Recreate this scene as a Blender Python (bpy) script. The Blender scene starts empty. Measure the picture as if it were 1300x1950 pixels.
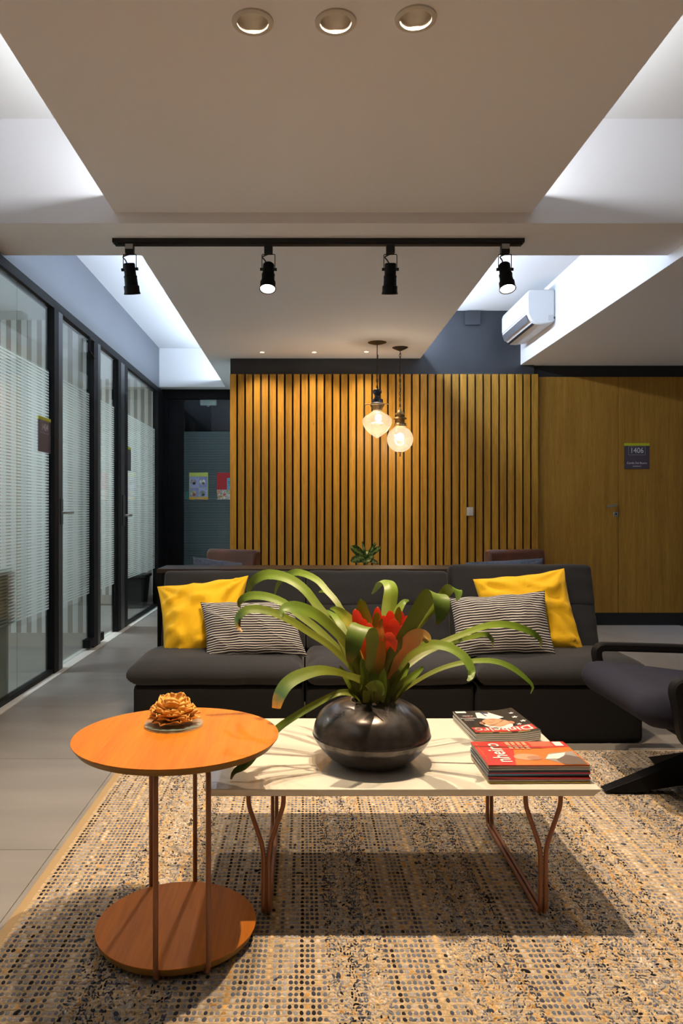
import bpy, bmesh, math, random
import numpy as np
from mathutils import Vector, Matrix, noise as mnoise

random.seed(7)
sc = bpy.context.scene
COL = sc.collection
V = Vector
R = math.radians

# ------------------------------------------------------------------ camera
F, CX, CY, EYE = 1420.0, 579.0, 972.0, 1.08      # photo measures in a 1300 x 1950 frame
cam_d = bpy.data.cameras.new('camera')
cam_d.sensor_fit = 'VERTICAL'
cam_d.sensor_height = 36.0
cam_d.sensor_width = 24.0
cam_d.lens = F / 1950 * 36.0
cam_d.shift_x = (650 - CX) / 1950
cam_d.shift_y = -(975 - CY) / 1950
cam_d.clip_start = 0.05
cam = bpy.data.objects.new('camera', cam_d)
COL.objects.link(cam)
cam.location = (0, 0, EYE)
cam.rotation_euler = (R(90), 0, 0)
sc.camera = cam

# ------------------------------------------------------------------ world, view, lights
w = bpy.data.worlds.new('world'); sc.world = w; w.use_nodes = True
w.node_tree.nodes['Background'].inputs[0].default_value = (0.6, 0.7, 0.9, 1)
w.node_tree.nodes['Background'].inputs[1].default_value = 0.02
sc.view_settings.view_transform = 'Standard'
sc.view_settings.look = 'None'
sc.view_settings.gamma = 1.0
sc.view_settings.use_curve_mapping = False
sc.view_settings.exposure = 0.19
sc.cycles.max_bounces = 5
sc.cycles.diffuse_bounces = 3
sc.cycles.glossy_bounces = 3
sc.cycles.transparent_max_bounces = 12
sc.cycles.adaptive_threshold = 0.08
sc.cycles.use_light_tree = False
sc.cycles.sample_clamp_indirect = 4.0
sc.cycles.blur_glossy = 0.6

WARM = (1.0, 0.77, 0.52)
WARM2 = (1.0, 0.80, 0.58)
COOL = (0.66, 0.80, 1.0)
NEUT = (0.93, 0.97, 1.0)
PW_DOWN, PW_TRACK, PW_SMALL, PW_PEND = 107.0, 66.0, 24.0, 19.0

def area(name, loc, target, sx, sy, power, color):
    l = bpy.data.lights.new(name, 'AREA'); l.shape = 'RECTANGLE'
    l.size, l.size_y, l.energy, l.color = sx, sy, power, color
    o = bpy.data.objects.new(name, l); COL.objects.link(o); o.location = loc
    d = (V(target) - V(loc)).normalized()
    z = -d; x = V((0, 1, 0)); y = z.cross(x).normalized()
    x = y.cross(z)
    o.rotation_euler = Matrix((x, y, z)).transposed().to_euler()
    return o
def spot(name, loc, target, power, color, angle, blend=0.6, radius=0.02):
    l = bpy.data.lights.new(name, 'SPOT'); l.energy, l.color = power, color
    l.spot_size, l.spot_blend, l.shadow_soft_size = R(angle), blend, radius
    o = bpy.data.objects.new(name, l); COL.objects.link(o); o.location = loc
    o.rotation_euler = (V(target) - V(loc)).to_track_quat('-Z', 'Y').to_euler()
    return o
def point(name, loc, power, color, radius=0.02):
    l = bpy.data.lights.new(name, 'POINT'); l.energy, l.color, l.shadow_soft_size = power, color, radius
    o = bpy.data.objects.new(name, l); COL.objects.link(o); o.location = loc
    return o

# main measures of the room (metres, camera at the origin of X and Y)
PZ, BZ, SZ, RZ = 2.506, 2.455, 2.955, 2.445      # hung panel, beam, slab, right soffit
PXL, PXR = -0.9076, 1.0886                       # edges of the hung panel
GX = -1.675                                      # glass partition
WY = 7.0                                         # back wall
DY = 8.84                                        # corridor end

# LED lines lying in the light coves on top of the hung panel
area('cove_led_front_left', (PXL + 0.10, 1.45, PZ + .10), (PXL - .35, 1.45, SZ), 4.1, 0.03, 21, NEUT)
area('cove_led_front_right', (PXR - 0.10, 1.45, PZ + .10), (PXR + .35, 1.45, SZ), 4.1, 0.03, 21, NEUT)
area('cove_led_back_left', (PXL + 0.10, 6.4, PZ + .10), (PXL - .35, 6.4, SZ), 4.3, 0.03, 42, COOL)
area('cove_led_back_right', (PXR - 0.05, 5.6, PZ + .16), (PXR + .9, 5.6, PZ + .22), 2.7, 0.03, 28, COOL)
# unseen office lamps behind the glass; uplights added to brighten the ceilings
area('office_light_near', (-3.0, 4.2, 2.55), (-3.0, 4.2, 0), 0.6, 0.6, 62, NEUT)
area('office_light_far', (-3.0, 7.2, 2.55), (-3.0, 7.2, 0), 0.6, 0.6, 52, NEUT)
area('office_uplight_near', (-4.2, 4.3, 2.25), (-3.6, 4.3, 2.6), 2.6, 0.05, 34, NEUT)
area('office_uplight_far', (-4.2, 7.3, 2.25), (-3.6, 7.3, 2.6), 2.4, 0.05, 34, NEUT)

# ------------------------------------------------------------------ helpers
def P(u, v, Y):
    return V(((u - CX) * Y / F, Y, EYE - (v - CY) * Y / F))

def new_obj(name, data, parent=None):
    o = bpy.data.objects.new(name, data)
    COL.objects.link(o)
    if parent is not None: o.parent = parent
    return o
def root_loc(o):
    l = V((0, 0, 0))
    while o is not None:
        l += o.location; o = o.parent
    return l
def thing(name, label, cat, loc=(0, 0, 0), group=None, rotz=0):
    o = bpy.data.objects.new(name, None); COL.objects.link(o)
    o.empty_display_size = .05
    o.location = loc; o.rotation_euler = (0, 0, rotz)
    o['label'] = label; o['category'] = cat
    if group: o['group'] = group
    return o
def tag(o, label, cat, group=None):
    o['label'] = label; o['category'] = cat
    if group: o['group'] = group
    return o
def struct_empty(name, loc=(0, 0, 0)):
    o = bpy.data.objects.new(name, None); COL.objects.link(o); o.location = loc
    o.empty_display_size = .05
    o['kind'] = 'structure'
    return o

class MB:
    def __init__(self): self.v = []; self.f = []; self.uv = None
    def add(self, vs, fs):
        n = len(self.v); self.v += [V(p) for p in vs]; self.f += [tuple(i + n for i in f) for f in fs]; return self
    def box(self, x0, y0, z0, x1, y1, z1):
        return self.add([(x0,y0,z0),(x1,y0,z0),(x1,y1,z0),(x0,y1,z0),(x0,y0,z1),(x1,y0,z1),(x1,y1,z1),(x0,y1,z1)],
            [(0,3,2,1),(4,5,6,7),(0,1,5,4),(1,2,6,5),(2,3,7,6),(3,0,4,7)])
    def prism(self, poly, axis, a, b):
        """poly: 2-D outline, extruded along axis between a and b"""
        n = len(poly)
        def mk(p, t):
            if axis == 'x': return (t, p[0], p[1])
            if axis == 'y': return (p[0], t, p[1])
            return (p[0], p[1], t)
        vs = [mk(p, a) for p in poly] + [mk(p, b) for p in poly]
        fs = [tuple(range(n))[::-1], tuple(range(n, 2*n))]
        fs += [(i, (i+1) % n, n + (i+1) % n, n + i) for i in range(n)]
        return self.add(vs, fs)
    def tube(self, path, r, n=10, caps=True, closed=False):
        path = [V(p) for p in path]; m = len(path)
        rr = r if isinstance(r, (list, tuple)) else [r] * m
        T = []
        for i in range(m):
            a = path[(i-1) % m] if (closed or i > 0) else path[i]
            b = path[(i+1) % m] if (closed or i < m-1) else path[i]
            T.append((b - a).normalized())
        up = V((0, 0, 1)) if abs(T[0].z) < .9 else V((1, 0, 0))
        N = (up - T[0] * up.dot(T[0])).normalized()
        vs = []
        for i in range(m):
            N = (N - T[i] * N.dot(T[i])).normalized(); B = T[i].cross(N)
            for k in range(n):
                a = 2 * math.pi * k / n
                vs.append(path[i] + (N * math.cos(a) + B * math.sin(a)) * rr[i])
        fs = []
        for i in range(m if closed else m - 1):
            j = (i + 1) % m
            for k in range(n):
                l = (k + 1) % n
                fs.append((i*n+k, i*n+l, j*n+l, j*n+k))
        if caps and not closed:
            fs.append(tuple(range(n))[::-1]); fs.append(tuple(range((m-1)*n, m*n)))
        return self.add(vs, fs)
    def lathe(self, prof, n=40, M=None, cap0=True, cap1=True):
        M = M or Matrix.Identity(4); vs = []; m = len(prof)
        for (r, z) in prof:
            for k in range(n):
                a = 2 * math.pi * k / n
                vs.append(M @ V((r * math.cos(a), r * math.sin(a), z)))
        fs = [(i*n+k, i*n+(k+1) % n, (i+1)*n+(k+1) % n, (i+1)*n+k) for i in range(m-1) for k in range(n)]
        if cap0: fs.append(tuple(range(n))[::-1])
        if cap1: fs.append(tuple(range((m-1)*n, m*n)))
        return self.add(vs, fs)
    def rbox(self, c, half, rad, n=14, puff=None, M=None):
        """rounded box; rad = radius or 3 radii; puff(p) moves points (local coords)"""
        half = V(half); rad = V((rad,)*3) if not hasattr(rad, '__len__') else V(rad)
        idx = {}; vs = []; fs = []
        def key(p): return (round(p[0], 5), round(p[1], 5), round(p[2], 5))
        g = [-math.cos(math.pi * i / n) for i in range(n + 1)]
        def vert(p):
            k = key(p)
            if k in idx: return idx[k]
            q = V(); d = V()
            for i in range(3):
                x = p[i] * half[i]; lim = half[i] - rad[i]
                q[i] = max(-lim, min(lim, x)); d[i] = (x - q[i]) / rad[i]
            ln = d.length
            if ln > 1e-9:
                mx = max(abs(d.x), abs(d.y), abs(d.z))
                d = d * (mx / ln) if ln > mx else d
            pt = V((q[i] + d[i] * rad[i] for i in range(3)))
            if puff: pt = puff(pt)
            pt = (M @ pt) if M else pt + V(c)
            idx[k] = len(vs); vs.append(pt); return idx[k]
        for ax in range(3):
            for s in (-1, 1):
                for i in range(n):
                    for j in range(n):
                        quad = []
                        for (a, b) in ((i, j), (i+1, j), (i+1, j+1), (i, j+1)):
                            p = [0, 0, 0]; p[ax] = s; p[(ax+1) % 3] = g[a]; p[(ax+2) % 3] = g[b]
                            quad.append(vert(p))
                        fs.append(tuple(quad) if s > 0 else tuple(quad[::-1]))
        return self.add(vs, fs)
    def mesh(self, name, off):
        me = bpy.data.meshes.new(name)
        me.from_pydata([tuple(p - off) for p in self.v], [], self.f); me.update()
        return me
    def build(self, name, mat, parent=None, smooth=False, bevel=0, origin=None, angle=40):
        off = root_loc(parent) if parent is not None else V(origin or (0, 0, 0))
        me = self.mesh(name, off)
        if mat: me.materials.append(mat)
        if smooth:
            me.polygons.foreach_set('use_smooth', [True] * len(me.polygons))
            me.set_sharp_from_angle(angle=R(angle))
        o = new_obj(name, me, parent)
        if parent is None: o.location = off
        if bevel:
            b = o.modifiers.new('bevel', 'BEVEL'); b.width = bevel; b.segments = 2; b.limit_method = 'ANGLE'
            me.polygons.foreach_set('use_smooth', [True] * len(me.polygons))
            me.set_sharp_from_angle(angle=R(35))
        return o

def struct(name, mb, mat, parent=None, bevel=0):
    o = mb.build(name, mat, parent, bevel=bevel)
    if parent is None: o['kind'] = 'structure'
    return o
def B(*a): return MB().box(*a)

def catmull(pts, n):
    pts = [np.array(p, float) for p in pts]
    pts = [2*pts[0]-pts[1]] + pts + [2*pts[-1]-pts[-2]]
    out = []; m = len(pts) - 3
    for i in range(n):
        t = i / (n-1) * m; k = min(int(t), m-1); t -= k
        a, b, c, d = pts[k:k+4]
        out.append(.5*((2*b)+(-a+c)*t+(2*a-5*b+4*c-d)*t*t+(-a+3*b-3*c+d)*t**3))
    return out
def fillet(pts, r, n=6):
    pts = [V(p) for p in pts]; out = [pts[0]]
    for i in range(1, len(pts)-1):
        a, b, c = pts[i-1], pts[i], pts[i+1]
        d1 = (a-b); d2 = (c-b); rr = min(r, d1.length*.49, d2.length*.49)
        p, q = b + d1.normalized()*rr, b + d2.normalized()*rr
        for k in range(n+1):
            t = k/n; out.append(p*(1-t)**2 + b*2*t*(1-t) + q*t*t)
    out.append(pts[-1]); return out

# ------------------------------------------------------------------ materials
def nodes(name):
    m = bpy.data.materials.new(name); m.use_nodes = True
    nt = m.node_tree; return m, nt, nt.nodes['Principled BSDF']
def lk(nt, a, b): nt.links.new(a, b)
def c4(c): return (c[0], c[1], c[2], 1)
def mat(name, col, rough=.5, metal=0., var=0., vscale=8., bump=0., bscale=60., coat=0., spec=.5, emit=0, stretch=(1,1,1), sheen=0):
    m, nt, b = nodes(name)
    b.inputs['Base Color'].default_value = c4(col); b.inputs['Roughness'].default_value = rough
    b.inputs['Metallic'].default_value = metal; b.inputs['Coat Weight'].default_value = coat
    b.inputs['Specular IOR Level'].default_value = spec
    b.inputs['Sheen Weight'].default_value = sheen
    if emit:
        b.inputs['Emission Color'].default_value = c4(col); b.inputs['Emission Strength'].default_value = emit
    if var or bump:
        tc = nt.nodes.new('ShaderNodeTexCoord'); mp = nt.nodes.new('ShaderNodeMapping')
        mp.inputs['Scale'].default_value = stretch; lk(nt, tc.outputs['Object'], mp.inputs[0])
    if var:
        n = nt.nodes.new('ShaderNodeTexNoise'); n.inputs['Scale'].default_value = vscale; n.inputs['Detail'].default_value = 2
        lk(nt, mp.outputs[0], n.inputs['Vector'])
        r = nt.nodes.new('ShaderNodeValToRGB')
        r.color_ramp.elements[0].position = .3; r.color_ramp.elements[1].position = .7
        r.color_ramp.elements[0].color = c4([x*(1-var) for x in col]); r.color_ramp.elements[1].color = c4([min(1, x*(1+var)) for x in col])
        lk(nt, n.outputs['Fac'], r.inputs[0]); lk(nt, r.outputs[0], b.inputs['Base Color'])
    if bump:
        n2 = nt.nodes.new('ShaderNodeTexNoise'); n2.inputs['Scale'].default_value = bscale; n2.inputs['Detail'].default_value = 1
        lk(nt, mp.outputs[0], n2.inputs['Vector'])
        bp = nt.nodes.new('ShaderNodeBump'); bp.inputs['Strength'].default_value = bump; bp.inputs['Distance'].default_value = .004
        lk(nt, n2.outputs['Fac'], bp.inputs['Height']); lk(nt, bp.outputs[0], b.inputs['Normal'])
    return m
def wood(name, dark, light, axis='z', rough=.4, grain=26., coat=0.1, rand=.12, knots=False):
    m, nt, b = nodes(name)
    tc = nt.nodes.new('ShaderNodeTexCoord'); oi = nt.nodes.new('ShaderNodeObjectInfo')
    off = nt.nodes.new('ShaderNodeVectorMath'); off.operation = 'MULTIPLY_ADD'
    cmb = nt.nodes.new('ShaderNodeCombineXYZ')
    for k in range(3): lk(nt, oi.outputs['Random'], cmb.inputs[k])
    off.inputs[1].default_value = (37, 51, 23)
    lk(nt, cmb.outputs[0], off.inputs[0]); lk(nt, tc.outputs['Object'], off.inputs[2])
    mp = nt.nodes.new('ShaderNodeMapping')
    s = {'x': (.05, 1, 1), 'y': (1, .05, 1), 'z': (1, 1, .05)}[axis]
    mp.inputs['Scale'].default_value = s; lk(nt, off.outputs[0], mp.inputs[0])
    n1 = nt.nodes.new('ShaderNodeTexNoise'); n1.inputs['Scale'].default_value = grain; n1.inputs['Detail'].default_value = 3; n1.inputs['Roughness'].default_value = .65
    n2 = nt.nodes.new('ShaderNodeTexNoise'); n2.inputs['Scale'].default_value = grain*9; n2.inputs['Detail'].default_value = 2
    lk(nt, mp.outputs[0], n1.inputs['Vector']); lk(nt, mp.outputs[0], n2.inputs['Vector'])
    mx = nt.nodes.new('ShaderNodeMath'); mx.operation = 'MULTIPLY_ADD'; mx.inputs[1].default_value = .4
    lk(nt, n2.outputs['Fac'], mx.inputs[0]); 
    sc1 = nt.nodes.new('ShaderNodeMath'); sc1.operation = 'MULTIPLY'; sc1.inputs[1].default_value = .6
    lk(nt, n1.outputs['Fac'], sc1.inputs[0]); lk(nt, sc1.outputs[0], mx.inputs[2])
    r = nt.nodes.new('ShaderNodeValToRGB'); r.color_ramp.elements[0].position = .33; r.color_ramp.elements[1].position = .66
    r.color_ramp.elements[0].color = c4(dark); r.color_ramp.elements[1].color = c4(light)
    lk(nt, mx.outputs[0], r.inputs[0])
    hv = nt.nodes.new('ShaderNodeHueSaturation')
    mr = nt.nodes.new('ShaderNodeMapRange'); mr.inputs['To Min'].default_value = 1-rand; mr.inputs['To Max'].default_value = 1+rand
    lk(nt, oi.outputs['Random'], mr.inputs['Value']); lk(nt, mr.outputs[0], hv.inputs['Value'])
    lk(nt, r.outputs[0], hv.inputs['Color']); out = hv.outputs[0]
    if knots:
        vo = nt.nodes.new('ShaderNodeTexVoronoi'); vo.inputs['Scale'].default_value = 3.2
        mp2 = nt.nodes.new('ShaderNodeMapping'); mp2.inputs['Scale'].default_value = (3, 3, 1); lk(nt, off.outputs[0], mp2.inputs[0])
        lk(nt, mp2.outputs[0], vo.inputs['Vector'])
        lt = nt.nodes.new('ShaderNodeMapRange'); lt.inputs['From Min'].default_value = .02; lt.inputs['From Max'].default_value = .07
        lt.inputs['To Min'].default_value = .55; lt.inputs['To Max'].default_value = 1
        lk(nt, vo.outputs['Distance'], lt.inputs['Value'])
        mm = nt.nodes.new('ShaderNodeMix'); mm.data_type = 'RGBA'; mm.inputs[6].default_value = c4([x*.3 for x in dark])
        lk(nt, lt.outputs[0], mm.inputs[0]); lk(nt, out, mm.inputs[7]); out = mm.outputs[2]
    lk(nt, out, b.inputs['Base Color'])
    b.inputs['Specular IOR Level'].default_value = .22
    b.inputs['Roughness'].default_value = rough; b.inputs['Coat Weight'].default_value = coat; b.inputs['Coat Roughness'].default_value = .25
    return m
def glass(name, tint=(.9, .96, .95), ior=1.5, rough=0.0):
    m = bpy.data.materials.new(name); m.use_nodes = True; nt = m.node_tree
    nt.nodes.remove(nt.nodes['Principled BSDF']); out = nt.nodes['Material Output']
    t = nt.nodes.new('ShaderNodeBsdfTransparent'); t.inputs[0].default_value = c4(tint)
    g = nt.nodes.new('ShaderNodeBsdfGlossy'); g.inputs['Roughness'].default_value = rough
    geo = nt.nodes.new('ShaderNodeNewGeometry')
    dt = nt.nodes.new('ShaderNodeVectorMath'); dt.operation = 'DOT_PRODUCT'
    lk(nt, geo.outputs['Normal'], dt.inputs[0]); lk(nt, geo.outputs['Incoming'], dt.inputs[1])
    ab = nt.nodes.new('ShaderNodeMath'); ab.operation = 'ABSOLUTE'; lk(nt, dt.outputs['Value'], ab.inputs[0])
    su = nt.nodes.new('ShaderNodeMath'); su.operation = 'SUBTRACT'; su.inputs[0].default_value = 1; lk(nt, ab.outputs[0], su.inputs[1])
    pw = nt.nodes.new('ShaderNodeMath'); pw.operation = 'POWER'; pw.inputs[1].default_value = 5; lk(nt, su.outputs[0], pw.inputs[0])
    fr = nt.nodes.new('ShaderNodeMath'); fr.operation = 'MULTIPLY_ADD'; fr.inputs[1].default_value = .96; fr.inputs[2].default_value = .04   # Schlick, the same from both sides
    lk(nt, pw.outputs[0], fr.inputs[0])
    mx = nt.nodes.new('ShaderNodeMixShader')
    lk(nt, fr.outputs[0], mx.inputs[0]); lk(nt, t.outputs[0], mx.inputs[1]); lk(nt, g.outputs[0], mx.inputs[2])
    lk(nt, mx.outputs[0], out.inputs[0]); return m
def film(name, pitch, duty, col, opac, z0):
    """printed horizontal frosted lines, clear between"""
    m = bpy.data.materials.new(name); m.use_nodes = True; nt = m.node_tree
    nt.nodes.remove(nt.nodes['Principled BSDF']); out = nt.nodes['Material Output']
    geo = nt.nodes.new('ShaderNodeNewGeometry'); sp = nt.nodes.new('ShaderNodeSeparateXYZ'); lk(nt, geo.outputs['Position'], sp.inputs[0])
    a = nt.nodes.new('ShaderNodeMath'); a.operation = 'SUBTRACT'; a.inputs[1].default_value = z0; lk(nt, sp.outputs[2], a.inputs[0])
    d = nt.nodes.new('ShaderNodeMath'); d.operation = 'DIVIDE'; d.inputs[1].default_value = pitch; lk(nt, a.outputs[0], d.inputs[0])
    fr = nt.nodes.new('ShaderNodeMath'); fr.operation = 'FRACT'; lk(nt, d.outputs[0], fr.inputs[0])
    lt = nt.nodes.new('ShaderNodeMath'); lt.operation = 'LESS_THAN'; lt.inputs[1].default_value = duty; lk(nt, fr.outputs[0], lt.inputs[0])
    mu = nt.nodes.new('ShaderNodeMath'); mu.operation = 'MULTIPLY'; mu.inputs[1].default_value = opac; lk(nt, lt.outputs[0], mu.inputs[0])
    df = nt.nodes.new('ShaderNodeBsdfDiffuse'); df.inputs[0].default_value = c4(col)
    tl = nt.nodes.new('ShaderNodeBsdfTranslucent'); tl.inputs[0].default_value = c4(col)
    mx = nt.nodes.new('ShaderNodeMixShader'); mx.inputs[0].default_value = .5
    lk(nt, df.outputs[0], mx.inputs[1]); lk(nt, tl.outputs[0], mx.inputs[2])
    tr = nt.nodes.new('ShaderNodeBsdfTransparent')
    m2 = nt.nodes.new('ShaderNodeMixShader'); lk(nt, mu.outputs[0], m2.inputs[0]); lk(nt, tr.outputs[0], m2.inputs[1]); lk(nt, mx.outputs[0], m2.inputs[2])
    lk(nt, m2.outputs[0], out.inputs[0]); return m
def shade_glass(name, col, opac):
    m = bpy.data.materials.new(name); m.use_nodes = True; nt = m.node_tree
    nt.nodes.remove(nt.nodes['Principled BSDF']); out = nt.nodes['Material Output']
    tr = nt.nodes.new('ShaderNodeBsdfTransparent'); tr.inputs[0].default_value = (1, .95, .86, 1)
    tl = nt.nodes.new('ShaderNodeBsdfTranslucent'); tl.inputs[0].default_value = c4(col)
    gl = nt.nodes.new('ShaderNodeBsdfGlossy'); gl.inputs['Roughness'].default_value = .15
    a = nt.nodes.new('ShaderNodeMixShader'); a.inputs[0].default_value = opac
    lk(nt, tr.outputs[0], a.inputs[1]); lk(nt, tl.outputs[0], a.inputs[2])
    b = nt.nodes.new('ShaderNodeMixShader'); b.inputs[0].default_value = .06
    lk(nt, a.outputs[0], b.inputs[1]); lk(nt, gl.outputs[0], b.inputs[2]); lk(nt, b.outputs[0], out.inputs[0]); return m
def emis(name, col, s):
    m = bpy.data.materials.new(name); m.use_nodes = True; nt = m.node_tree
    nt.nodes.remove(nt.nodes['Principled BSDF']); e = nt.nodes.new('ShaderNodeEmission')
    e.inputs[0].default_value = c4(col); e.inputs[1].default_value = s
    lk(nt, e.outputs[0], nt.nodes['Material Output'].inputs[0]); m.cycles.emission_sampling = 'NONE'   # the lamps themselves carry the light
    return m

M = {}
M['ceil'] = mat('ceiling_paint', (.87, .87, .91), .85)
M['slab'] = mat('slab_paint', (.84, .84, .84), .8)
M['dark_paint'] = mat('dark_paint', (.030, .033, .040), .45, var=.12, vscale=3)
M['left_paint'] = mat('grey_paint', (.11, .118, .140), .4, var=.05, vscale=2)
M['white_wall'] = mat('white_wall', (.78, .78, .77), .8)
M['grey_wall'] = mat('grey_wall', (.30, .29, .28), .8)
M['black'] = mat('black_metal', (.006, .006, .007), .55, spec=.12)
M['black_matte'] = mat('black_matte', (.008, .008, .009), .6)
M['grey_metal'] = mat('grey_edge_metal', (.045, .045, .052), .35, metal=.3)
M['steel'] = mat('brushed_steel', (.55, .55, .55), .3, metal=1)
M['tile'] = mat('beige_porcelain', (.265, .245, .228), .38, var=.10, vscale=3.0, stretch=(.4, 2.2, 1), spec=.4)
M['grout'] = mat('grout', (.17, .145, .12), .9)
M['marble'] = mat('white_marble', (.90, .91, .93), .14, var=.05, vscale=2.5)
M['threshold'] = mat('white_threshold', (.85, .85, .84), .35)
M['slat'] = wood('slat_wood', (.33, .155, .017), (.60, .315, .045), 'z', .42, 24, .1, .20, True)
M['door_wood'] = wood('door_wood', (.27, .130, .018), (.45, .232, .038), 'z', .5, 24, .05, .04, True)
M['table_wood'] = wood('table_wood', (.42, .115, .004), (.62, .190, .009), 'y', .5, 15, 0, .03)
M['edge_wood'] = wood('edge_wood', (.22, .12, .03), (.32, .18, .05), 'x', .5, 20, 0, .02)
M['copper'] = mat('copper_paint', (.27, .105, .050), .38, metal=.25, bump=.05, bscale=500)
M['lacquer'] = mat('white_lacquer', (.76, .72, .63), .25, coat=.8)
M['sofa'] = mat('charcoal_weave', (.0175, .0185, .0235), .9, var=.25, vscale=300, bump=.25, bscale=500, sheen=.08)
M['sofa_base'] = mat('charcoal_base', (.009, .0085, .009), .95, var=.2, vscale=300, spec=.2)
M['yellow'] = mat('yellow_cotton', (.84, .49, .002), .85, bump=.12, bscale=500, sheen=.1)
M['navy'] = mat('navy_fabric', (.019, .020, .035), .95, var=.15, vscale=400, bump=.2, bscale=600, spec=.2)
M['leather'] = mat('brown_leather', (.17, .055, .026), .42, var=.25, vscale=9, bump=.15, bscale=120)
M['blue_cloth'] = mat('blue_grey_cloth', (.16, .18, .245), .9, var=.2, vscale=60)
M['console_top'] = wood('console_wood', (.030, .020, .015), (.055, .036, .027), 'x', .4, 20, .1, .02)
M['ceramic'] = mat('dark_bronze_glaze', (.082, .070, .063), .24, metal=.6, var=.25, vscale=35, bump=.03, bscale=90)
M['ac'] = mat('ac_plastic', (.80, .80, .81), .35)
M['ac_slot'] = mat('ac_slot', (.10, .10, .11), .5)
M['white_plastic'] = mat('white_plastic', (.78, .78, .77), .4)
M['sign'] = mat('sign_plum', (.085, .066, .085), .45)
M['lime'] = mat('sign_lime', (.50, .55, .015), .5)
M['sign_text'] = mat('sign_text', (.75, .73, .75), .5)
M['glass'] = glass('clear_glass')
M['film'] = film('frost_lines', .0189, .66, (.86, .89, .89), .88, .43)
M['bronze'] = mat('aged_brass', (.30, .20, .095), .38, metal=.9, var=.3, vscale=30)
M['lamp_black'] = mat('lamp_black', (.03, .034, .045), .3, metal=.3)
M['chain'] = mat('chain_metal', (.055, .045, .038), .4, metal=.7)
M['canopy'] = mat('canopy_bronze', (.010, .007, .005), .5)
M['shade_a'] = shade_glass('ribbed_clear_shade', (.075, .068, .052), .60)
M['shade_b'] = shade_glass('pink_frosted_shade', (.095, .072, .060), .66)
M['bulb'] = emis('warm_bulb', (1, .84, .62), 9)
M['lens'] = emis('spot_lens', (1, .90, .74), 26)
M['lens_small'] = emis('small_downlight_lens', (1, .80, .50), 18)
M['lens_down'] = emis('downlight_lens', (1, .80, .55), 1.0)
M['reflector'] = mat('reflector', (.78, .70, .62), .28, metal=.85)
M['trim_white'] = mat('downlight_trim', (.62, .58, .52), .5)
M['office_base'] = mat('office_base', (.45, .41, .36), .5)
M['paper'] = mat('magazine_paper', (.70, .65, .58), .6, var=.2, vscale=400, stretch=(.02, .02, 1))

# ------------------------------------------------------------------ floor
fl = struct('floor', B(-4.4, -2.0, -.12, 4.4, 11.2, -.004), M['grout'])
tp, gap = .87, .0026
tile_me = None
def tile(x0, y0, x1, y1, m, name='tile'):
    mb = B(x0 + gap/2, y0 + gap/2, -.004, x1 - gap/2, y1 - gap/2, 0)
    return mb.build(name, m, fl)
xs = [-.796 + tp * k for k in range(-1, 5)]
ys = [2.374 + tp * k for k in range(-5, 8)]
MX, MY = xs[2], ys[7]                                 # the marble starts here
for i in range(len(xs) - 1):
    for j in range(len(ys) - 1):
        x0, x1, y0, y1 = xs[i], xs[i+1], ys[j], ys[j+1]
        if i == 0: x0 = -1.606
        if x0 > MX - .01 and y1 > MY + .01: continue
        tile(x0, y0, x1, y1, M['tile'])
for i in range(4):
    for j in range(4):
        tile(MX + i*tp, MY + j*.729, MX + (i+1)*tp - (.03 if i == 3 else 0), MY + (j+1)*.729, M['marble'], 'marble_tile')
for j in range(len(ys) - 1):                          # last strip on the right, in front of the marble
    if ys[j+1] < MY + .01: tile(xs[-1], ys[j], 4.35, ys[j+1], M['tile'])
for x0 in (-1.725 - tp, -1.725 - 2*tp, -1.725 - 3*tp):   # office floor behind the glass
    for j in range(4, len(ys) - 1):
        tile(x0, ys[j], x0 + tp, ys[j+1], M['tile'])
struct('trim_1', B(-1.725, -2, -.004, -1.606, DY, .004), M['threshold'])

# ------------------------------------------------------------------ ceiling
struct('ceiling', B(-4.4, -2, SZ, 4.4, DY + 2, SZ + .1), M['slab'])
DOWN = [(-.150, 2.175), (.092, 2.175), (.323, 2.160)]
SMALL = [(-.379, 6.72), (.090, 6.72), (.559, 6.70)]
pm = B(PXL, -2, PZ, PXR, WY - .002, PZ + .09).build('ceiling_panel', M['ceil']); pm['kind'] = 'structure'
cut = MB()
for (x, y) in DOWN: cut.lathe([(.046, -.02), (.046, .075)], 32, Matrix.Translation((x, y, PZ)))
for (x, y) in SMALL: cut.lathe([(.021, -.02), (.021, .04)], 20, Matrix.Translation((x, y, PZ)))
co = cut.build('cutter', None)
bo = pm.modifiers.new('holes', 'BOOLEAN'); bo.object = co; bo.operation = 'DIFFERENCE'; bo.solver = 'EXACT'
dg = bpy.context.evaluated_depsgraph_get()
me2 = bpy.data.meshes.new_from_object(pm.evaluated_get(dg)); pm.modifiers.clear(); pm.data = me2
bpy.data.objects.remove(co)
struct('ceiling_panel_corridor', B(PXL, WY - .002, PZ, -.695, DY, PZ + .09), M['ceil'])
struct('ceiling_beam', B(-4.4, 3.57, BZ, 4.4, 3.73, SZ), M['ceil'])
bb = MB(); bb.box(-4.4, 3.73, PZ, PXL, 4.17, SZ); bb.box(PXL, 3.73, PZ + .09, PXR, 4.17, SZ); bb.box(PXR, 3.73, PZ, 4.4, 4.17, SZ)
struct('ceiling_band', bb, M['ceil'])
struct('ceiling_soffit_right', B(2.03, 3.73, RZ, 4.4, 7.03, SZ), M['ceil'])
struct('ceiling_corridor_end', B(GX, 8.62, PZ, PXL, DY, SZ), M['slab'])
struct('ceiling_office', B(-4.4, -2, 2.60, GX - .12, DY, 2.66), M['slab'])

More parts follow.
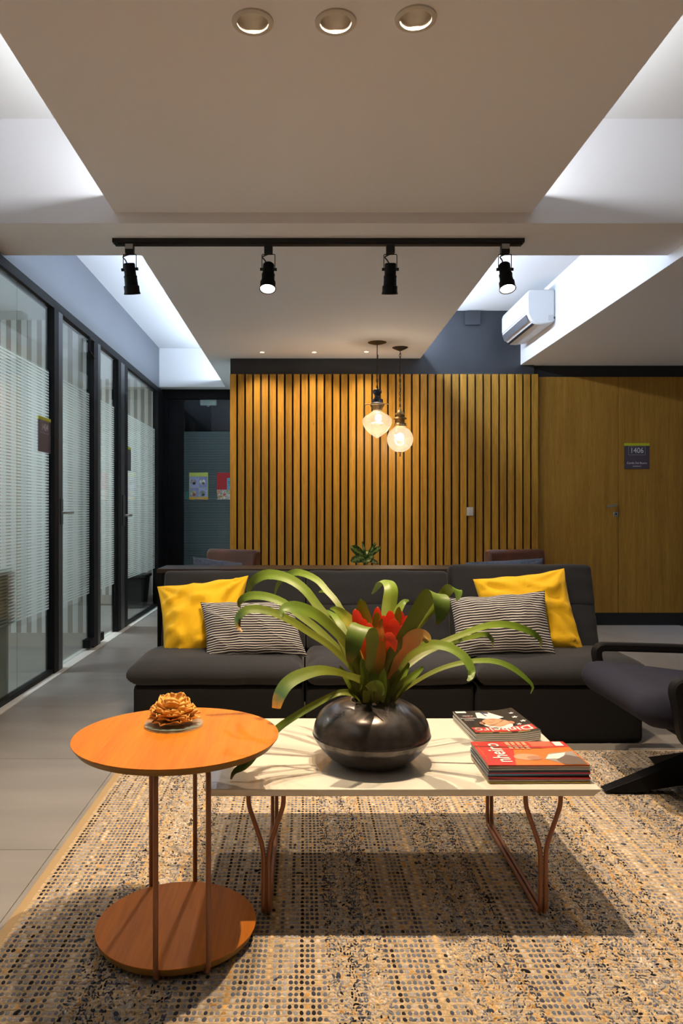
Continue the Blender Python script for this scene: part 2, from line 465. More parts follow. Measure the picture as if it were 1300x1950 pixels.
# ------------------------------------------------------------------ walls
wb = struct_empty('wall_back', (-.693, WY, 0))
B(-.693, WY, 0, 2.156, WY + .15, SZ).build('wall_core', M['dark_paint'], wb)
B(-.692, WY - .004, .06, 2.155, WY - .0002, 2.352).build('slat_backing', M['black_matte'], wb)  # black sheet added behind the slats to darken the gaps
sx0, pit, sw = -.6915, .0741, .0570
slat0 = B(sx0, WY - .044, .06, sx0 + sw, WY - .0045, 2.352).build('slat', M['slat'], wb, bevel=.0015)
for k in range(1, 39):
    s = slat0.copy(); COL.objects.link(s); s.location = (pit * k, 0, 0)
B(-.693, WY - .03, 0, 2.156, WY - .0005, .058).build('baseboard', M['black_matte'], wb)
# door wall to the right of the slats
wr = struct_empty('wall_back_right', (2.156, 7.03, 0))
B(2.157, 7.03, 0, 4.4, 7.18, SZ).build('wall_core', M['black_matte'], wr)
struct('baseboard_back', B(2.157, 7.016, 0, 4.4, 7.03, .115), M['black_matte'])
d4 = struct_empty('door_4', (2.16, 7.03, 0))
B(2.160, 7.010, .118, 2.950, 7.0298, 2.335).build('door_leaf', M['door_wood'], d4, bevel=.001)
B(2.954, 7.010, .118, 3.760, 7.0298, 2.335).build('wood_panel', M['door_wood'], wr, bevel=.001)
B(3.764, 7.010, .118, 4.395, 7.0298, 2.335).build('wood_panel', M['door_wood'], wr, bevel=.001)
hd = MB(); hd.tube([P(1173, 962, 7.005), P(1173, 962, 6.965)], .009, 10)
hd.add([], []); hd.tube([P(1174, 962, 6.965), P(1155, 965, 6.962)], .0105, 10)
hd.build('lever_handle', M['steel'], d4, smooth=True)
lp = P(1172, 979, 7.005); B(lp.x - .022, 6.998, lp.z - .022, lp.x + .022, 7.0098, lp.z + .022).build('lock_plate', M['steel'], d4, bevel=.002)
MB().lathe([(.007, 0), (.007, .004)], 14, Matrix.Translation((lp.x, 6.9982, lp.z)) @ Matrix.Rotation(R(90), 4, 'X')).build('keyhole', M['black'], d4)
# corridor wall behind the slat wall, right and front walls
struct('wall_corridor', B(-.693, WY + .152, 0, -.60, DY - .001, SZ), M['white_wall'])
struct('wall_right', B(4.4, -2, 0, 4.5, 7.2, SZ), M['grey_wall'])
struct('wall_front', B(-4.4, -.8, 0, 4.5, -.7, SZ), M['grey_wall'])
struct('wall_left', B(GX - .12, 3.0, 2.475, GX, DY, SZ), M['left_paint'])
struct('wall_left_front', B(GX - .12, -2, 0, GX, 3.0, SZ), M['white_wall'])

# ------------------------------------------------------------------ glass partition on the left
struct('trim_2', B(GX - .03, 3.0, 2.415, GX + .025, DY - .06, 2.475), M['black'], bevel=.002)   # top rail
def pane(y0, y1, z0, z1, parent, x=GX):
    p = B(x - .005, y0, z0, x + .005, y1, z1).build('glass_pane', M['glass'], parent)
    return p
def frost(y0, y1, parent, z0=.43, z1=2.0, x=GX - .0075):
    mb = MB(); mb.add([(x, y0, z0), (x, y1, z0), (x, y1, z1), (x, y0, z1)], [(0, 1, 2, 3)])
    return mb.build('frost_film', M['film'], parent)
def post(y0, y1, parent, x0=GX - .03, x1=GX + .03, m='black', z1=2.415):
    return B(x0, y0, .004, x1, y1, z1).build('post', M[m], parent, bevel=.0015)
w1 = struct_empty('window_1', (GX, 3.0, .004))
for a, b in ((3.02, 4.348), (4.352, 4.915)):
    p = pane(a, b, .03, 2.41, w1); frost(a, b, p)
B(GX - .02, 3.0, .004, GX + .02, 4.915, .032).build('bottom_rail', M['black'], w1)
post(4.915, 5.00, w1); post(5.00, 5.085, w1, m='grey_metal')
d1 = struct_empty('door_1', (GX, 5.09, .004))
p = pane(5.09, 5.84, .012, 2.40, d1); frost(5.09, 5.84, p)
post(5.84, 5.95, d1); post(5.953, 6.03, d1, m='grey_metal')
B(GX - .03, 5.72, .02, GX + .032, 5.86, .085).build('floor_hinge', M['black'], d1, bevel=.004)
MB().tube(fillet([(GX + .03, 5.83, 2.40), (GX + .03, 5.72, 2.40), (GX + .03, 5.70, 2.30), (GX + .03, 5.83, 2.27)], .02), .010, 8).build('top_bracket', M['black'], d1, smooth=True)
lev = MB(); lev.tube(fillet([(GX + .01, 5.06, 1.065), (GX + .06, 5.06, 1.065), (GX + .062, 5.21, 1.068)], .02), .009, 10)
B(GX + .03, 5.030, .985, GX + .036, 5.075, 1.16).build('lock_plate', M['grey_metal'], d1, bevel=.002)
lev.build('lever_handle', M['steel'], d1, smooth=True)
d2 = struct_empty('door_2', (GX, 6.04, .004))
p = pane(6.04, 6.60, .012, 2.40, d2); frost(6.04, 6.60, p)
post(6.605, 6.70, d2); post(6.703, 6.84, d2, m='grey_metal'); post(6.843, 6.96, d2)
B(GX - .03, 6.032, .02, GX + .032, 6.13, .085).build('floor_hinge', M['black'], d2, bevel=.004)
B(GX + .03, 6.74, .94, GX + .04, 6.82, 1.22).build('lock_plate', M['grey_metal'], d2, bevel=.003)
lev = MB(); lev.tube(fillet([(GX + .01, 6.80, 1.035), (GX + .07, 6.80, 1.035), (GX + .072, 6.93, 1.035)], .02), .010, 10)
lev.build('lever_handle', M['steel'], d2, smooth=True)
w2 = struct_empty('window_2', (GX, 6.97, .004))
for a, b in ((6.962, 7.648), (7.652, 8.40)):
    p = pane(a, b, .03, 2.41, w2); frost(a, b, p)
B(GX - .02, 6.962, .004, GX + .02, 8.40, .032).build('bottom_rail', M['black'], w2)
post(8.40, DY - .07, w2)
# offices behind the glass
def stripes(name):
    m, nt, b = nodes(name)
    tc = nt.nodes.new('ShaderNodeTexCoord'); sp = nt.nodes.new('ShaderNodeSeparateXYZ'); lk(nt, tc.outputs['Object'], sp.inputs[0])
    d = nt.nodes.new('ShaderNodeMath'); d.operation = 'DIVIDE'; d.inputs[1].default_value = .082; lk(nt, sp.outputs[0], d.inputs[0])
    f = nt.nodes.new('ShaderNodeMath'); f.operation = 'FRACT'; lk(nt, d.outputs[0], f.inputs[0])
    g = nt.nodes.new('ShaderNodeMath'); g.operation = 'LESS_THAN'; g.inputs[1].default_value = .48; lk(nt, f.outputs[0], g.inputs[0])
    mx = nt.nodes.new('ShaderNodeMix'); mx.data_type = 'RGBA'; mx.inputs[6].default_value = (.70, .69, .67, 1); mx.inputs[7].default_value = (.36, .32, .28, 1)
    lk(nt, g.outputs[0], mx.inputs[0]); lk(nt, mx.outputs[2], b.inputs['Base Color']); b.inputs['Roughness'].default_value = .8
    return m
M['wallpaper'] = stripes('striped_wallpaper')
for nm, y in (('wall_office_near', 5.95), ('wall_office_far', 8.62)):
    struct(nm, B(-4.4, y, .104, GX - .045, y + .06, 2.60), M['wallpaper'])
    struct('baseboard_' + nm[5:], B(-4.4, y - .012, 0, GX - .045, y + .06, .104), M['office_base'])
struct('wall_office_outer', B(-4.4, -2, 0, -4.34, DY, 2.6), M['white_wall'])
# glass door at the end of the corridor
d3 = struct_empty('door_3', (-1.2, DY, 0))
fz = 1.08 + (972 - 743) * DY / F
B(GX, DY - .06, 0, -1.64, DY, fz).build('frame_side', M['black'], d3)
B(-1.638, DY - .06, fz - .115, -.695, DY, fz).build('frame_top', M['black'], d3, bevel=.003)
B(-1.638, DY - .06, 0, -1.60, DY, fz - .117).build('frame_side', M['black'], d3)
B(-1.597, DY - .05, 0, -1.42, DY - .01, fz - .118).build('door_stile', M['black'], d3, bevel=.003)
p = B(-1.418, DY - .035, .02, -.697, DY - .025, fz - .118).build('glass_pane', M['glass'], d3)
zz = 1.08 + (972 - 822) * DY / F
mb = MB(); mb.add([(-1.418, DY - .0365, .3), (-.697, DY - .0365, .3), (-.697, DY - .0365, zz), (-1.418, DY - .0365, zz)], [(0, 1, 2, 3)])
M['film_dimmed'] = film('frost_lines_dimmed', .0195, .62, (.30, .40, .44), .9, .3)  # film tone darkened to stand in for the dark room behind
mb.build('frost_film', M['film_dimmed'], p)
struct('wall_end_room', MB().box(-3.2, DY + 1.8, 0, .6, DY + 1.9, 2.95).box(-3.2, DY + .02, 0, -3.1, DY + 1.8, 2.95).box(.5, DY + .02, 0, .6, DY + 1.8, 2.95), M['left_paint'])
struct('wall_corridor_end', MB().box(-4.4, DY + .001, 0, GX, DY + .1, SZ).box(GX, DY + .001, fz + .001, -.6, DY + .1, SZ).box(-.694, DY + .001, 0, .6, DY + .1, SZ), M['dark_paint'])

# ------------------------------------------------------------------ text helper
def text(name, body, size, M4, material, parent, extrude=.0003, align='CENTER', sx=1.0):
    cu = bpy.data.curves.new(name, 'FONT'); cu.body = body; cu.size = size; cu.extrude = extrude
    cu.align_x = align; cu.align_y = 'CENTER'; cu.resolution_u = 3
    o = bpy.data.objects.new('tmp_text', cu); COL.objects.link(o)
    bpy.context.view_layer.update()
    me = bpy.data.meshes.new_from_object(o.evaluated_get(bpy.context.evaluated_depsgraph_get()))
    bpy.data.objects.remove(o); bpy.data.curves.remove(cu)
    me.transform(Matrix.Translation(-root_loc(parent)) @ M4 @ Matrix.Diagonal((sx, 1, 1, 1)))
    me.materials.clear(); me.materials.append(material); me.name = name
    return new_obj(name, me, parent)
def frame4(o, x, y):
    x = V(x).normalized(); y = V(y).normalized(); z = x.cross(y)
    m = Matrix((x, y, z)).transposed().to_4x4(); m.translation = V(o); return m

# ------------------------------------------------------------------ ceiling lamps
for k, (x, y) in enumerate(DOWN):
    nm = ['left one of the three large white downlights in the front ceiling', 'middle one of the three large white downlights in the front ceiling', 'right one of the three large white downlights in the front ceiling'][k]
    t = thing('recessed_downlight', nm, 'downlight', (x, y, PZ), 'large downlights above the coffee table')
    T4 = Matrix.Translation((x, y, PZ))
    MB().lathe([(.0455, .004), (.0455, -.006), (.050, -.0075), (.060, -.005), (.0605, 0), (.0605, .0005)], 40, T4, False, False).build('trim_ring', M['trim_white'], t, smooth=True)
    MB().lathe([(.0452, .000), (.0446, .02), (.041, .045), (.032, .066), (.0, .072)], 36, T4, False, False).build('reflector', M['reflector'], t, smooth=True)
    MB().lathe([(.0, .062), (.028, .062), (.028, .066), (0, .066)], 24, T4, False, False).build('lamp', M['lens_down'], t, smooth=True)
    spot('downlight_beam', (x, y, PZ + .021), (x + (.02 - .02 * k), y - .02, 0), PW_DOWN * (.40, .85, 1.75)[k], WARM, 118, .85, .011)
for k, (x, y) in enumerate(SMALL):
    nm = ['small warm downlight above the slats, leftmost of three', 'small warm downlight above the slats, middle one of three', 'small warm downlight above the slats, nearest the hanging lamps'][k]
    t = thing('small_downlight', nm, 'downlight', (x, y, PZ), 'small downlights above the slat wall')
    T4 = Matrix.Translation((x, y, PZ))
    MB().lathe([(.0205, .004), (.0205, -.002), (.026, -.003), (.028, 0)], 24, T4, False, False).build('trim_ring', M['trim_white'], t, smooth=True)
    MB().lathe([(.0, .006), (.0200, .006), (.0200, .010), (0, .010)], 20, T4, False, False).build('lamp', M['lens_small'], t)
    spot('small_downlight_beam', (x, y, PZ - .004), (x, y + .05, 0), PW_SMALL, WARM, 110, .9, .015)

# track with four heads
TY = 3.92
tx0, tx1 = (215 - CX) * TY / F, (997 - CX) * TY / F
tr = thing('light_track', 'long black lighting track fixed under the ceiling behind the beam', 'light track', (tx0, TY, PZ))
B(tx0, TY - .018, PZ - .022, tx1, TY + .018, PZ).build('rail_profile', M['black_matte'], tr, bevel=.001)
B(tx0 + .012, TY - .014, PZ - .034, tx1 - .012, TY - .004, PZ - .022).build('rail_lip', M['black_matte'], tr)
B(tx0 + .012, TY + .004, PZ - .034, tx1 - .012, TY + .014, PZ - .022).build('rail_lip', M['black_matte'], tr)
B(tx0 + .014, TY - .0145, PZ - .030, tx0 + .028, TY - .0142, PZ - .024).build('end_mark', mat('green_plastic', (.01, .10, .05), .5), tr)
def head(u, tilt, lit, label, stick, aim):
    x = (u - CX) * TY / F; zt = PZ - .034
    t = thing('track_spotlight', label, 'spotlight', (x, TY, zt), 'spotlights on the track')
    B(x - .022, TY - .017, zt - .044, x + .022, TY + .017, zt).build('adapter', M['black_matte'], t, bevel=.002)
    if stick: B(x - .020, TY - .0176, zt - .022, x + .020, TY - .0172, zt + .004).build('sticker', mat('sticker_grey', (.45, .45, .45), .6), t)
    y = MB(); hz = zt - .125
    pth = [(x - .034, TY, hz), (x - .034, TY, zt - .046), (x + .034, TY, zt - .046), (x + .034, TY, hz)]
    y.tube(fillet(pth, .006, 3), .0022, 8); y.build('yoke', M['black_matte'], t, smooth=True)
    R4 = Matrix.Translation((x, TY, hz)) @ Matrix.Rotation(R(tilt[0]), 4, 'X') @ Matrix.Rotation(R(tilt[1]), 4, 'Y')
    kb = MB(); kb.lathe([(.008, -.044), (.008, .044)], 12, R4 @ Matrix.Rotation(R(90), 4, 'Y')); kb.build('pivot_knob', M['black_matte'], t, smooth=True)
    MB().lathe([(.0, .031), (.026, .031), (.0300, .026), (.0302, -.030), (.0345, -.034), (.0345, -.040), (.0330, -.044), (.0345, -.082), (.0400, -.084), (.0400, -.112), (.0430, -.122), (.0430, -.126), (.0385, -.126), (.0360, -.100), (0, -.098)], 32, R4, False, False).build('lamp_body', M['black'], t, smooth=True, angle=30)
    cb = [np.array((x, TY - .004, zt - .046)), np.array((x - .03, TY - .02, zt - .066)), np.array((x - .02, TY - .015, zt - .080)), np.array(R4 @ V((-.01, -.01, .032)))]
    MB().tube([V(q) for q in catmull(cb, 14)], .0035, 8).build('cable', M['black_matte'], t, smooth=True)
    MB().lathe([(0, -.121), (.0375, -.121), (.0375, -.118), (0, -.118)], 28, R4, False, False).build('lens', M['lens'] if lit else M['black'], t)
    if lit:
        p = R4 @ V((0, 0, -.128)); q = R4 @ V((0, 0, -1.5))
        spot('track_beam', p, aim or q, PW_TRACK, WARM2, 84, .8, .03)
head(247, (14, -3), False, 'unlit black track spotlight at the left end of the track', True, None)
head(511, (-21, 1), True, 'lit black track spotlight, the left one of the two that glow', False, None)
head(743, (14, 0), False, 'unlit black track spotlight between the two lit ones', False, None)
head(961, (-21, -1), True, 'lit black track spotlight at the right end of the track', True, None)

# pendants
def chain(mb, x, y, z0, z1, link=.034, r=.0026):
    n = int((z0 - z1) / (link * .78)); st = (z0 - z1) / n
    for k in range(n):
        zc = z0 - (k + .5) * st; hh = st * .62; ww = .0065; pts = []
        for i in range(14):
            a = 2 * math.pi * i / 14; dx = ww * math.cos(a); dz = hh * math.sin(a)
            pts.append((x + dx, y, zc + dz) if k % 2 else (x, y + dx, zc + dz))
        mb.tube(pts, r, 6, closed=True)
def pendant(u, vtop, Y, name, label, canr):
    x = (u - CX) * Y / F
    return x, thing(name, label, 'pendant lamp', (x, Y, PZ), 'pair of vintage pendant lamps')
YA = 6.33; sa = YA / F
xa, pa = pendant(718, 652, YA, 'pendant_lamp', 'pendant lamp with acorn-shaped clear ribbed glass shade and black cap', .05)
def zA(v, Y): return EYE - (v - CY) * Y / F
Ta = Matrix.Translation((xa, YA, 0))
MB().lathe([(.0, PZ - .020), (.02, PZ - .018), (.060, PZ - .008), (.080, PZ - .001), (.080, PZ)], 36, Ta, False, False).build('ceiling_canopy', M['canopy'], pa, smooth=True)
ch = MB(); ch.tube([(xa, YA, PZ - .01), (xa, YA, zA(680, YA))], .004, 8); chain(ch, xa, YA, zA(676, YA), zA(741, YA)); ch.tube([(xa + .006, YA, zA(676, YA)), (xa - .004, YA, zA(710, YA)), (xa + .003, YA, zA(742, YA))], .0035, 6)
ch.build('chain', M['chain'], pa, smooth=True)
def prof(ul, Y, uc): return [((abs(u - uc)) * Y / F, zA(v, Y)) for (u, v) in ul]
MB().lathe(prof([(718, 740), (723, 741), (726.5, 744), (726.5, 748), (724, 751), (723, 755), (724.5, 759), (729, 761), (729.5, 767), (727, 768), (718, 768)], YA, 718), 32, Ta, False, False).build('cap', M['lamp_black'], pa, smooth=True, angle=50)
gb = MB(); gb.tube([(xa - .105, YA, zA(770.5, YA)), (xa + .105, YA, zA(769, YA))], .004, 8); gb.build('gallery_bar', M['bronze'], pa, smooth=True)
pf = prof([(731, 769), (731.5, 772), (727, 779), (727, 783), (733, 788), (741, 793), (745.5, 800), (745.5, 806), (742, 814), (735, 823), (727, 829), (722, 833), (718, 834.5)], YA, 718)
pf = [tuple(q) for q in catmull(pf, 40)]
sh = MB(); n = 64
for (r, z) in pf:
    for k in range(n):
        a = 2*math.pi*k/n; rr = max(r, 0.0005) * (1 + .012 * math.cos(a * 32))
        sh.v.append(V((xa + rr*math.cos(a), YA + rr*math.sin(a), z)))
sh.f = [(i*n+k, i*n+(k+1) % n, (i+1)*n+(k+1) % n, (i+1)*n+k) for i in range(len(pf)-1) for k in range(n)]
sh.build('glass_shade', M['shade_a'], pa, smooth=True)
MB().rbox((xa + .01, YA, zA(796, YA)), (.026, .026, .036), .0255, 10).build('bulb', M['bulb'], pa, smooth=True)
point('pendant_glow_acorn', (xa, YA, zA(802, YA)), PW_PEND, WARM2, .05)
YB = 6.53
xb, pb = pendant(761.5, 662, YB, 'pendant_lamp', 'pendant lamp with round pinkish glass globe and brass tiered cap', .05)
Tb = Matrix.Translation((xb, YB, 0))
MB().lathe([(.0, PZ - .030), (.015, PZ - .028), (.050, PZ - .012), (.070, PZ - .001), (.070, PZ)], 36, Tb, False, False).build('ceiling_canopy', M['canopy'], pb, smooth=True)
ch = MB(); chain(ch, xb, YB, PZ - .028, zA(776, YB)); ch.tube([(xb + .008, YB, zA(672, YB)), (xb - .008, YB, zA(700, YB)), (xb + .006, YB, zA(740, YB)), (xb, YB, zA(776, YB))], .003, 6)
ch.build('chain', M['chain'], pb, smooth=True)
MB().lathe(prof([(761.5, 774), (762.5, 775), (763.5, 779), (766, 783), (771, 788), (771, 789.5), (767.5, 790.5), (768, 793), (774, 796.5), (774, 798), (768, 800.5), (769, 804), (773, 806.5), (772.5, 808.5), (774, 811), (774, 812.5), (761.5, 813)], YB, 761.5), 36, Tb, False, False).build('tiered_cap', M['bronze'], pb, smooth=True, angle=50)
zc = zA(836.5, YB); gr = .1135; gl = MB(); n = 40
for i in range(31):
    ph = .40 + (math.pi - .44) * i / 30
    for k in range(n):
        a = 2*math.pi*k/n; rr = gr * (1 + (.012 * math.cos(a*10) * math.exp(-((ph-1.5)/.35)**2)))
        gl.v.append(V((xb + rr*math.sin(ph)*math.cos(a), YB + rr*math.sin(ph)*math.sin(a), zc + rr*math.cos(ph))))
gl.f = [(i*n+k, i*n+(k+1) % n, (i+1)*n+(k+1) % n, (i+1)*n+k) for i in range(30) for k in range(n)]
gl.build('glass_globe', M['shade_b'], pb, smooth=True)
MB().lathe([(.0, -.152), (.005, -.150), (.008, -.144), (.004, -.138), (.007, -.130), (.003, -.122), (.018, -.113), (.0, -.111)], 20, Matrix.Translation((xb, YB, zc)), False, False).build('finial', M['bronze'], pb, smooth=True)
MB().rbox((xb, YB, zA(832, YB)), (.028, .028, .036), .0275, 10).build('bulb', M['bulb'], pb, smooth=True)
point('pendant_glow_globe', (xb, YB, zc + .01), PW_PEND, WARM2, .05)

# ------------------------------------------------------------------ air conditioner, boxes, switch
ac = thing('air_conditioner', 'white split air conditioner mounted high on the white wall of the right light cove', 'air conditioner', (2.03, 6.4, 2.58))
y0, y1, xw, xf, z0, z1 = 6.03, 6.80, 2.0295, 1.80, 2.585, 2.87
pr = [(xw, z0 + .03), (xw, z1), (xf + .03, z1), (xf + .006, z1 - .02), (xf, z1 - .06), (xf + .004, z0 + .09), (xf + .03, z0 + .035), (xf + .075, z0 + .004), (xf + .12, z0), (xw - .02, z0 + .012)]
MB().prism(pr, 'y', y0, y1).build('casing', M['ac'], ac, bevel=.012)
B(xf - .004, y0 + .02, z0 + .10, xf + .012, y1 - .02, z1 - .045).build('front_panel', M['ac'], ac, bevel=.005)
MB().add([(xf + .006, y0 + .03, z0 + .084), (xf + .006, y1 - .03, z0 + .084), (xf + .026, y1 - .03, z0 + .034), (xf + .026, y0 + .03, z0 + .034),
          (xf - .004, y0 + .03, z0 + .08), (xf - .004, y1 - .03, z0 + .08), (xf + .018, y1 - .03, z0 + .028), (xf + .018, y0 + .03, z0 + .028)],
         [(0,1,2,3), (7,6,5,4), (0,4,5,1), (1,5,6,2), (2,6,7,3), (3,7,4,0)]).build('outlet_slot', M['ac_slot'], ac)
MB().add([(xf + .05, y0 + .03, z0 + .016), (xf + .05, y1 - .03, z0 + .016), (xf + .066, y1 - .03, z0 + .004), (xf + .066, y0 + .03, z0 + .004),
          (xf + .045, y0 + .03, z0 + .012), (xf + .045, y1 - .03, z0 + .012), (xf + .061, y1 - .03, z0), (xf + .061, y0 + .03, z0)],
         [(0,1,2,3), (7,6,5,4), (0,4,5,1), (1,5,6,2), (2,6,7,3), (3,7,4,0)]).build('louvre_gap', M['black_matte'], ac)
B(xw - .012, y0 - .002, z0 + .045, xw - .002, y0 + .003, z0 + .062).build('pipe_notch', M['black_matte'], ac)
B(xw - .055, y0 - .0012, z0 + .03, xw - .015, y0 + .003, z0 + .075).build('knockout', mat('ac_knockout_grey', (.62, .62, .63), .4), ac, bevel=.001)  # knockout cover, a little greyer than the casing
jb = thing('junction_box', 'dark square cover box at the top of the dark wall beside the air conditioner', 'junction box', (1.57, WY, 2.83))
a, b2 = P(886, 618, WY - .03), P(914, 592, WY - .03)
B(a.x, WY - .03, a.z, b2.x, WY - .0005, b2.z).build('box', M['dark_paint'], jb, bevel=.003)
B(a.x - .003, WY - .034, a.z - .003, b2.x + .003, WY - .0302, b2.z - .002).build('lid', M['dark_paint'], jb, bevel=.002)
sw_ = thing('light_switch', 'small white light switch set into the wooden slats', 'light switch', (1.55, WY - .036, 1.07))
a, b2 = P(888, 982, WY - .036), P(900, 966, WY - .036)
B(a.x, WY - .052, a.z, b2.x, WY - .0445, b2.z).build('plate', M['white_plastic'], sw_, bevel=.002)
B(a.x + .016, WY - .056, a.z + .012, b2.x - .012, WY - .0522, b2.z - .012).build('rocker', M['white_plastic'], sw_, bevel=.002)
em = thing('emergency_light', 'white emergency light behind the glass at the top of the corridor door', 'emergency light', (-1.14, DY + .03, 2.33))
a, b2 = P(381, 772, DY + .02), P(412, 761, DY + .02)
B(a.x, DY + .002, a.z, b2.x, DY + .06, b2.z).build('housing', mat('emergency_white', (.8, .82, .85), .4), em, bevel=.01)
B(a.x + .08, DY + .01, a.z - .012, a.x + .11, DY + .05, a.z - .0005).build('sensor', M['white_plastic'], em, bevel=.004)

# ------------------------------------------------------------------ door signs and posters
def sign(org, ax, w_, h_, label, num, extra=None, bar=.1):
    up = V((0, 0, 1)); ax = V(ax); nrm = ax.cross(up)
    t = thing('door_sign', label, 'sign', org, 'office number signs')
    def slab(name, x0, z0, x1, z1, d0, d1, m):
        mb = MB(); pts = [V(org) + ax*x + up*z + nrm*d for d in (d0, d1) for (x, z) in ((x0, z0), (x1, z0), (x1, z1), (x0, z1))]
        mb.add(pts, [(0,3,2,1), (4,5,6,7), (0,1,5,4), (1,2,6,5), (2,3,7,6), (3,0,4,7)]); return mb.build(name, m, t)
    slab('plate', -w_/2, -h_/2, w_/2, h_/2 * (1 - bar*4), .0002, .004, M['sign'])
    slab('colour_bar', -w_/2, h_/2 * (1 - bar*4), w_/2, h_/2, .0002, .005, M['lime'])
    if num:
        o = V(org) + up * (h_ * .21) + nrm * .0045
        text('number', num, h_ * .30, frame4(o, ax, up), M['sign_text'], t, sx=.88)
        bw, bh, th = w_ * .33, h_ * .165, .0012; zc_ = h_ * .21
        for (x0, z0, x1, z1) in ((-bw, zc_ + bh, bw, zc_ + bh + th), (-bw, zc_ - bh - th, bw, zc_ - bh), (-bw - th, zc_ - bh, -bw, zc_ + bh), (bw, zc_ - bh, bw + th, zc_ + bh)):
            slab('number_border', x0, z0, x1, z1, .0042, .0047, M['sign_text'])
    for (body, zz_, s_) in (extra or []):
        text('lettering', body, s_, frame4(V(org) + up * zz_ + nrm * .0045, ax, up), M['sign_text'], t, sx=1)
    return t
c_ = P(1212, 868.5, 7.008)
sign((c_.x, 7.0095, c_.z), (1, 0, 0), .236, .242, 'plum office sign reading 1406 on the wood panel beside the wooden door', '1406', [('Camila Del Bueno', -.066, .026), ('arquitetura', -.094, .018)], .05)
sign((GX + .0055, 4.79, 1.565), (0, 1, 0), .225, .225, 'plum office sign reading 1404 on the nearest glass panel', '1404', None, .05)
sign((GX + .0055, 7.060, 1.570), (0, 1, 0), .225, .225, 'plum office sign on the farthest glass panel, half hidden by a black post', None, None, .05)
def flat(t, name, x0, z0, x1, z1, y, m):
    return MB().box(x0, y - .0006, z0, x1, y, z1).build(name, m, t)
def px(u): return (u - CX) * (DY - .04) / F
def pz(v): return EYE - (v - CY) * (DY - .04) / F
po = thing('poster', 'lime edged poster with four numbered round pictures on the corridor glass door', 'poster', (px(378), DY - .0372, pz(951)))
y = DY - .0372
pl = mat('poster_lime', (.52, .60, .12), .6); pv = mat('poster_lilac', (.36, .40, .66), .6); pv2 = mat('poster_blue', (.27, .30, .58), .6)
flat(po, 'sheet', px(360), pz(951), px(396), pz(900), y, pl)
k = 0
pics = [((.30, .26, .30), (.03, .01, .03)), ((.72, .72, .70), (.14, .13, .12)), ((.40, .38, .22), (.35, .08, .04)), ((.22, .26, .28), (.06, .07, .10))]
for (u0, v0, u1, v1) in ((361, 907.5, 378, 928.5), (378.4, 907.5, 394.6, 928.5), (361, 929, 378, 946), (378.4, 929, 394.6, 946)):
    flat(po, 'panel', px(u0), pz(v1), px(u1), pz(v0), y - .0007, pv if k in (0, 3) else pv2)
    ca, cb_ = pics[k]
    MB().lathe([(.034, 0), (.034, .0004)], 24, Matrix.Translation((px(u0 + 7), y - .0014, pz(v0 + 10.5))) @ Matrix.Rotation(R(90), 4, 'X')).build('picture', mat('picture_%d' % k, ca, .6, var=.6, vscale=40), po)
    MB().lathe([(.017, 0), (.017, .0004)], 12, Matrix.Translation((px(u0 + 8.5), y - .002, pz(v0 + 13))) @ Matrix.Rotation(R(90), 4, 'X')).build('picture_detail', mat('picture_dark_%d' % k, cb_, .6), po)
    text('number', str(k + 1), .026, frame4((px(u1 - 2.4), y - .0016, pz(v0 + 2.5)), (1, 0, 0), (0, 0, 1)), mat('poster_ink', (.05, .05, .16), .6) if k == 0 else bpy.data.materials['poster_ink'], po)
    k += 1
flat(po, 'footer', px(360), pz(951), px(396), pz(946.7), y - .0007, mat('poster_amber', (.62, .34, .02), .6))
for j in range(5): flat(po, 'text_line', px(369 + 3.8*j), pz(949.4), px(372 + 3.8*j), pz(948.2), y - .0014, M['paper'])
pr_ = thing('poster', 'red poster with a blue block and a food picture, half hidden by the slat wall', 'poster', (px(430), DY - .0372, pz(951)))
flat(pr_, 'sheet', px(413), pz(951), px(449), pz(900), y, mat('poster_red', (.36, .010, .014), .6))
flat(pr_, 'blue_block', px(432), pz(932), px(446), pz(910), y - .0007, mat('poster_sky', (.12, .33, .50), .6))
flat(pr_, 'picture_strip', px(413), pz(951), px(449), pz(932.5), y - .0007, mat('picture_food', (.45, .40, .38), .6, var=.8, vscale=45))
for (u, v, r, c) in ((416, 937, .022, (.55, .28, .20)), (427, 942, .016, (.50, .10, .05)), (418, 946, .018, (.45, .25, .06)), (427, 948, .016, (.75, .65, .5)), (434, 937.5, .011, (.35, .55, .06)), (436, 944, .016, (.6, .55, .6))):
    MB().lathe([(r, 0), (r, .0004)], 14, Matrix.Translation((px(u), y - .0014, pz(v))) @ Matrix.Rotation(R(90), 4, 'X')).build('picture_detail', mat('food', c, .6), pr_)
for j, (u0, u1, v) in enumerate(((434.5, 440, 920), (436, 440, 924), (434, 440, 917))): flat(pr_, 'text_line', px(u0), pz(v + .8), px(u1), pz(v - .4), y - .0014, bpy.data.materials['poster_ink'])
st = MB(); st.box(px(355.8), y - .001, pz(951), px(358), y, pz(936)); tag(st.build('door_sticker', mat('sticker_teal', (.0, .36, .26), .5), origin=(px(357), y, pz(951))), 'narrow teal sticker on the glass left of the lime poster', 'sticker')

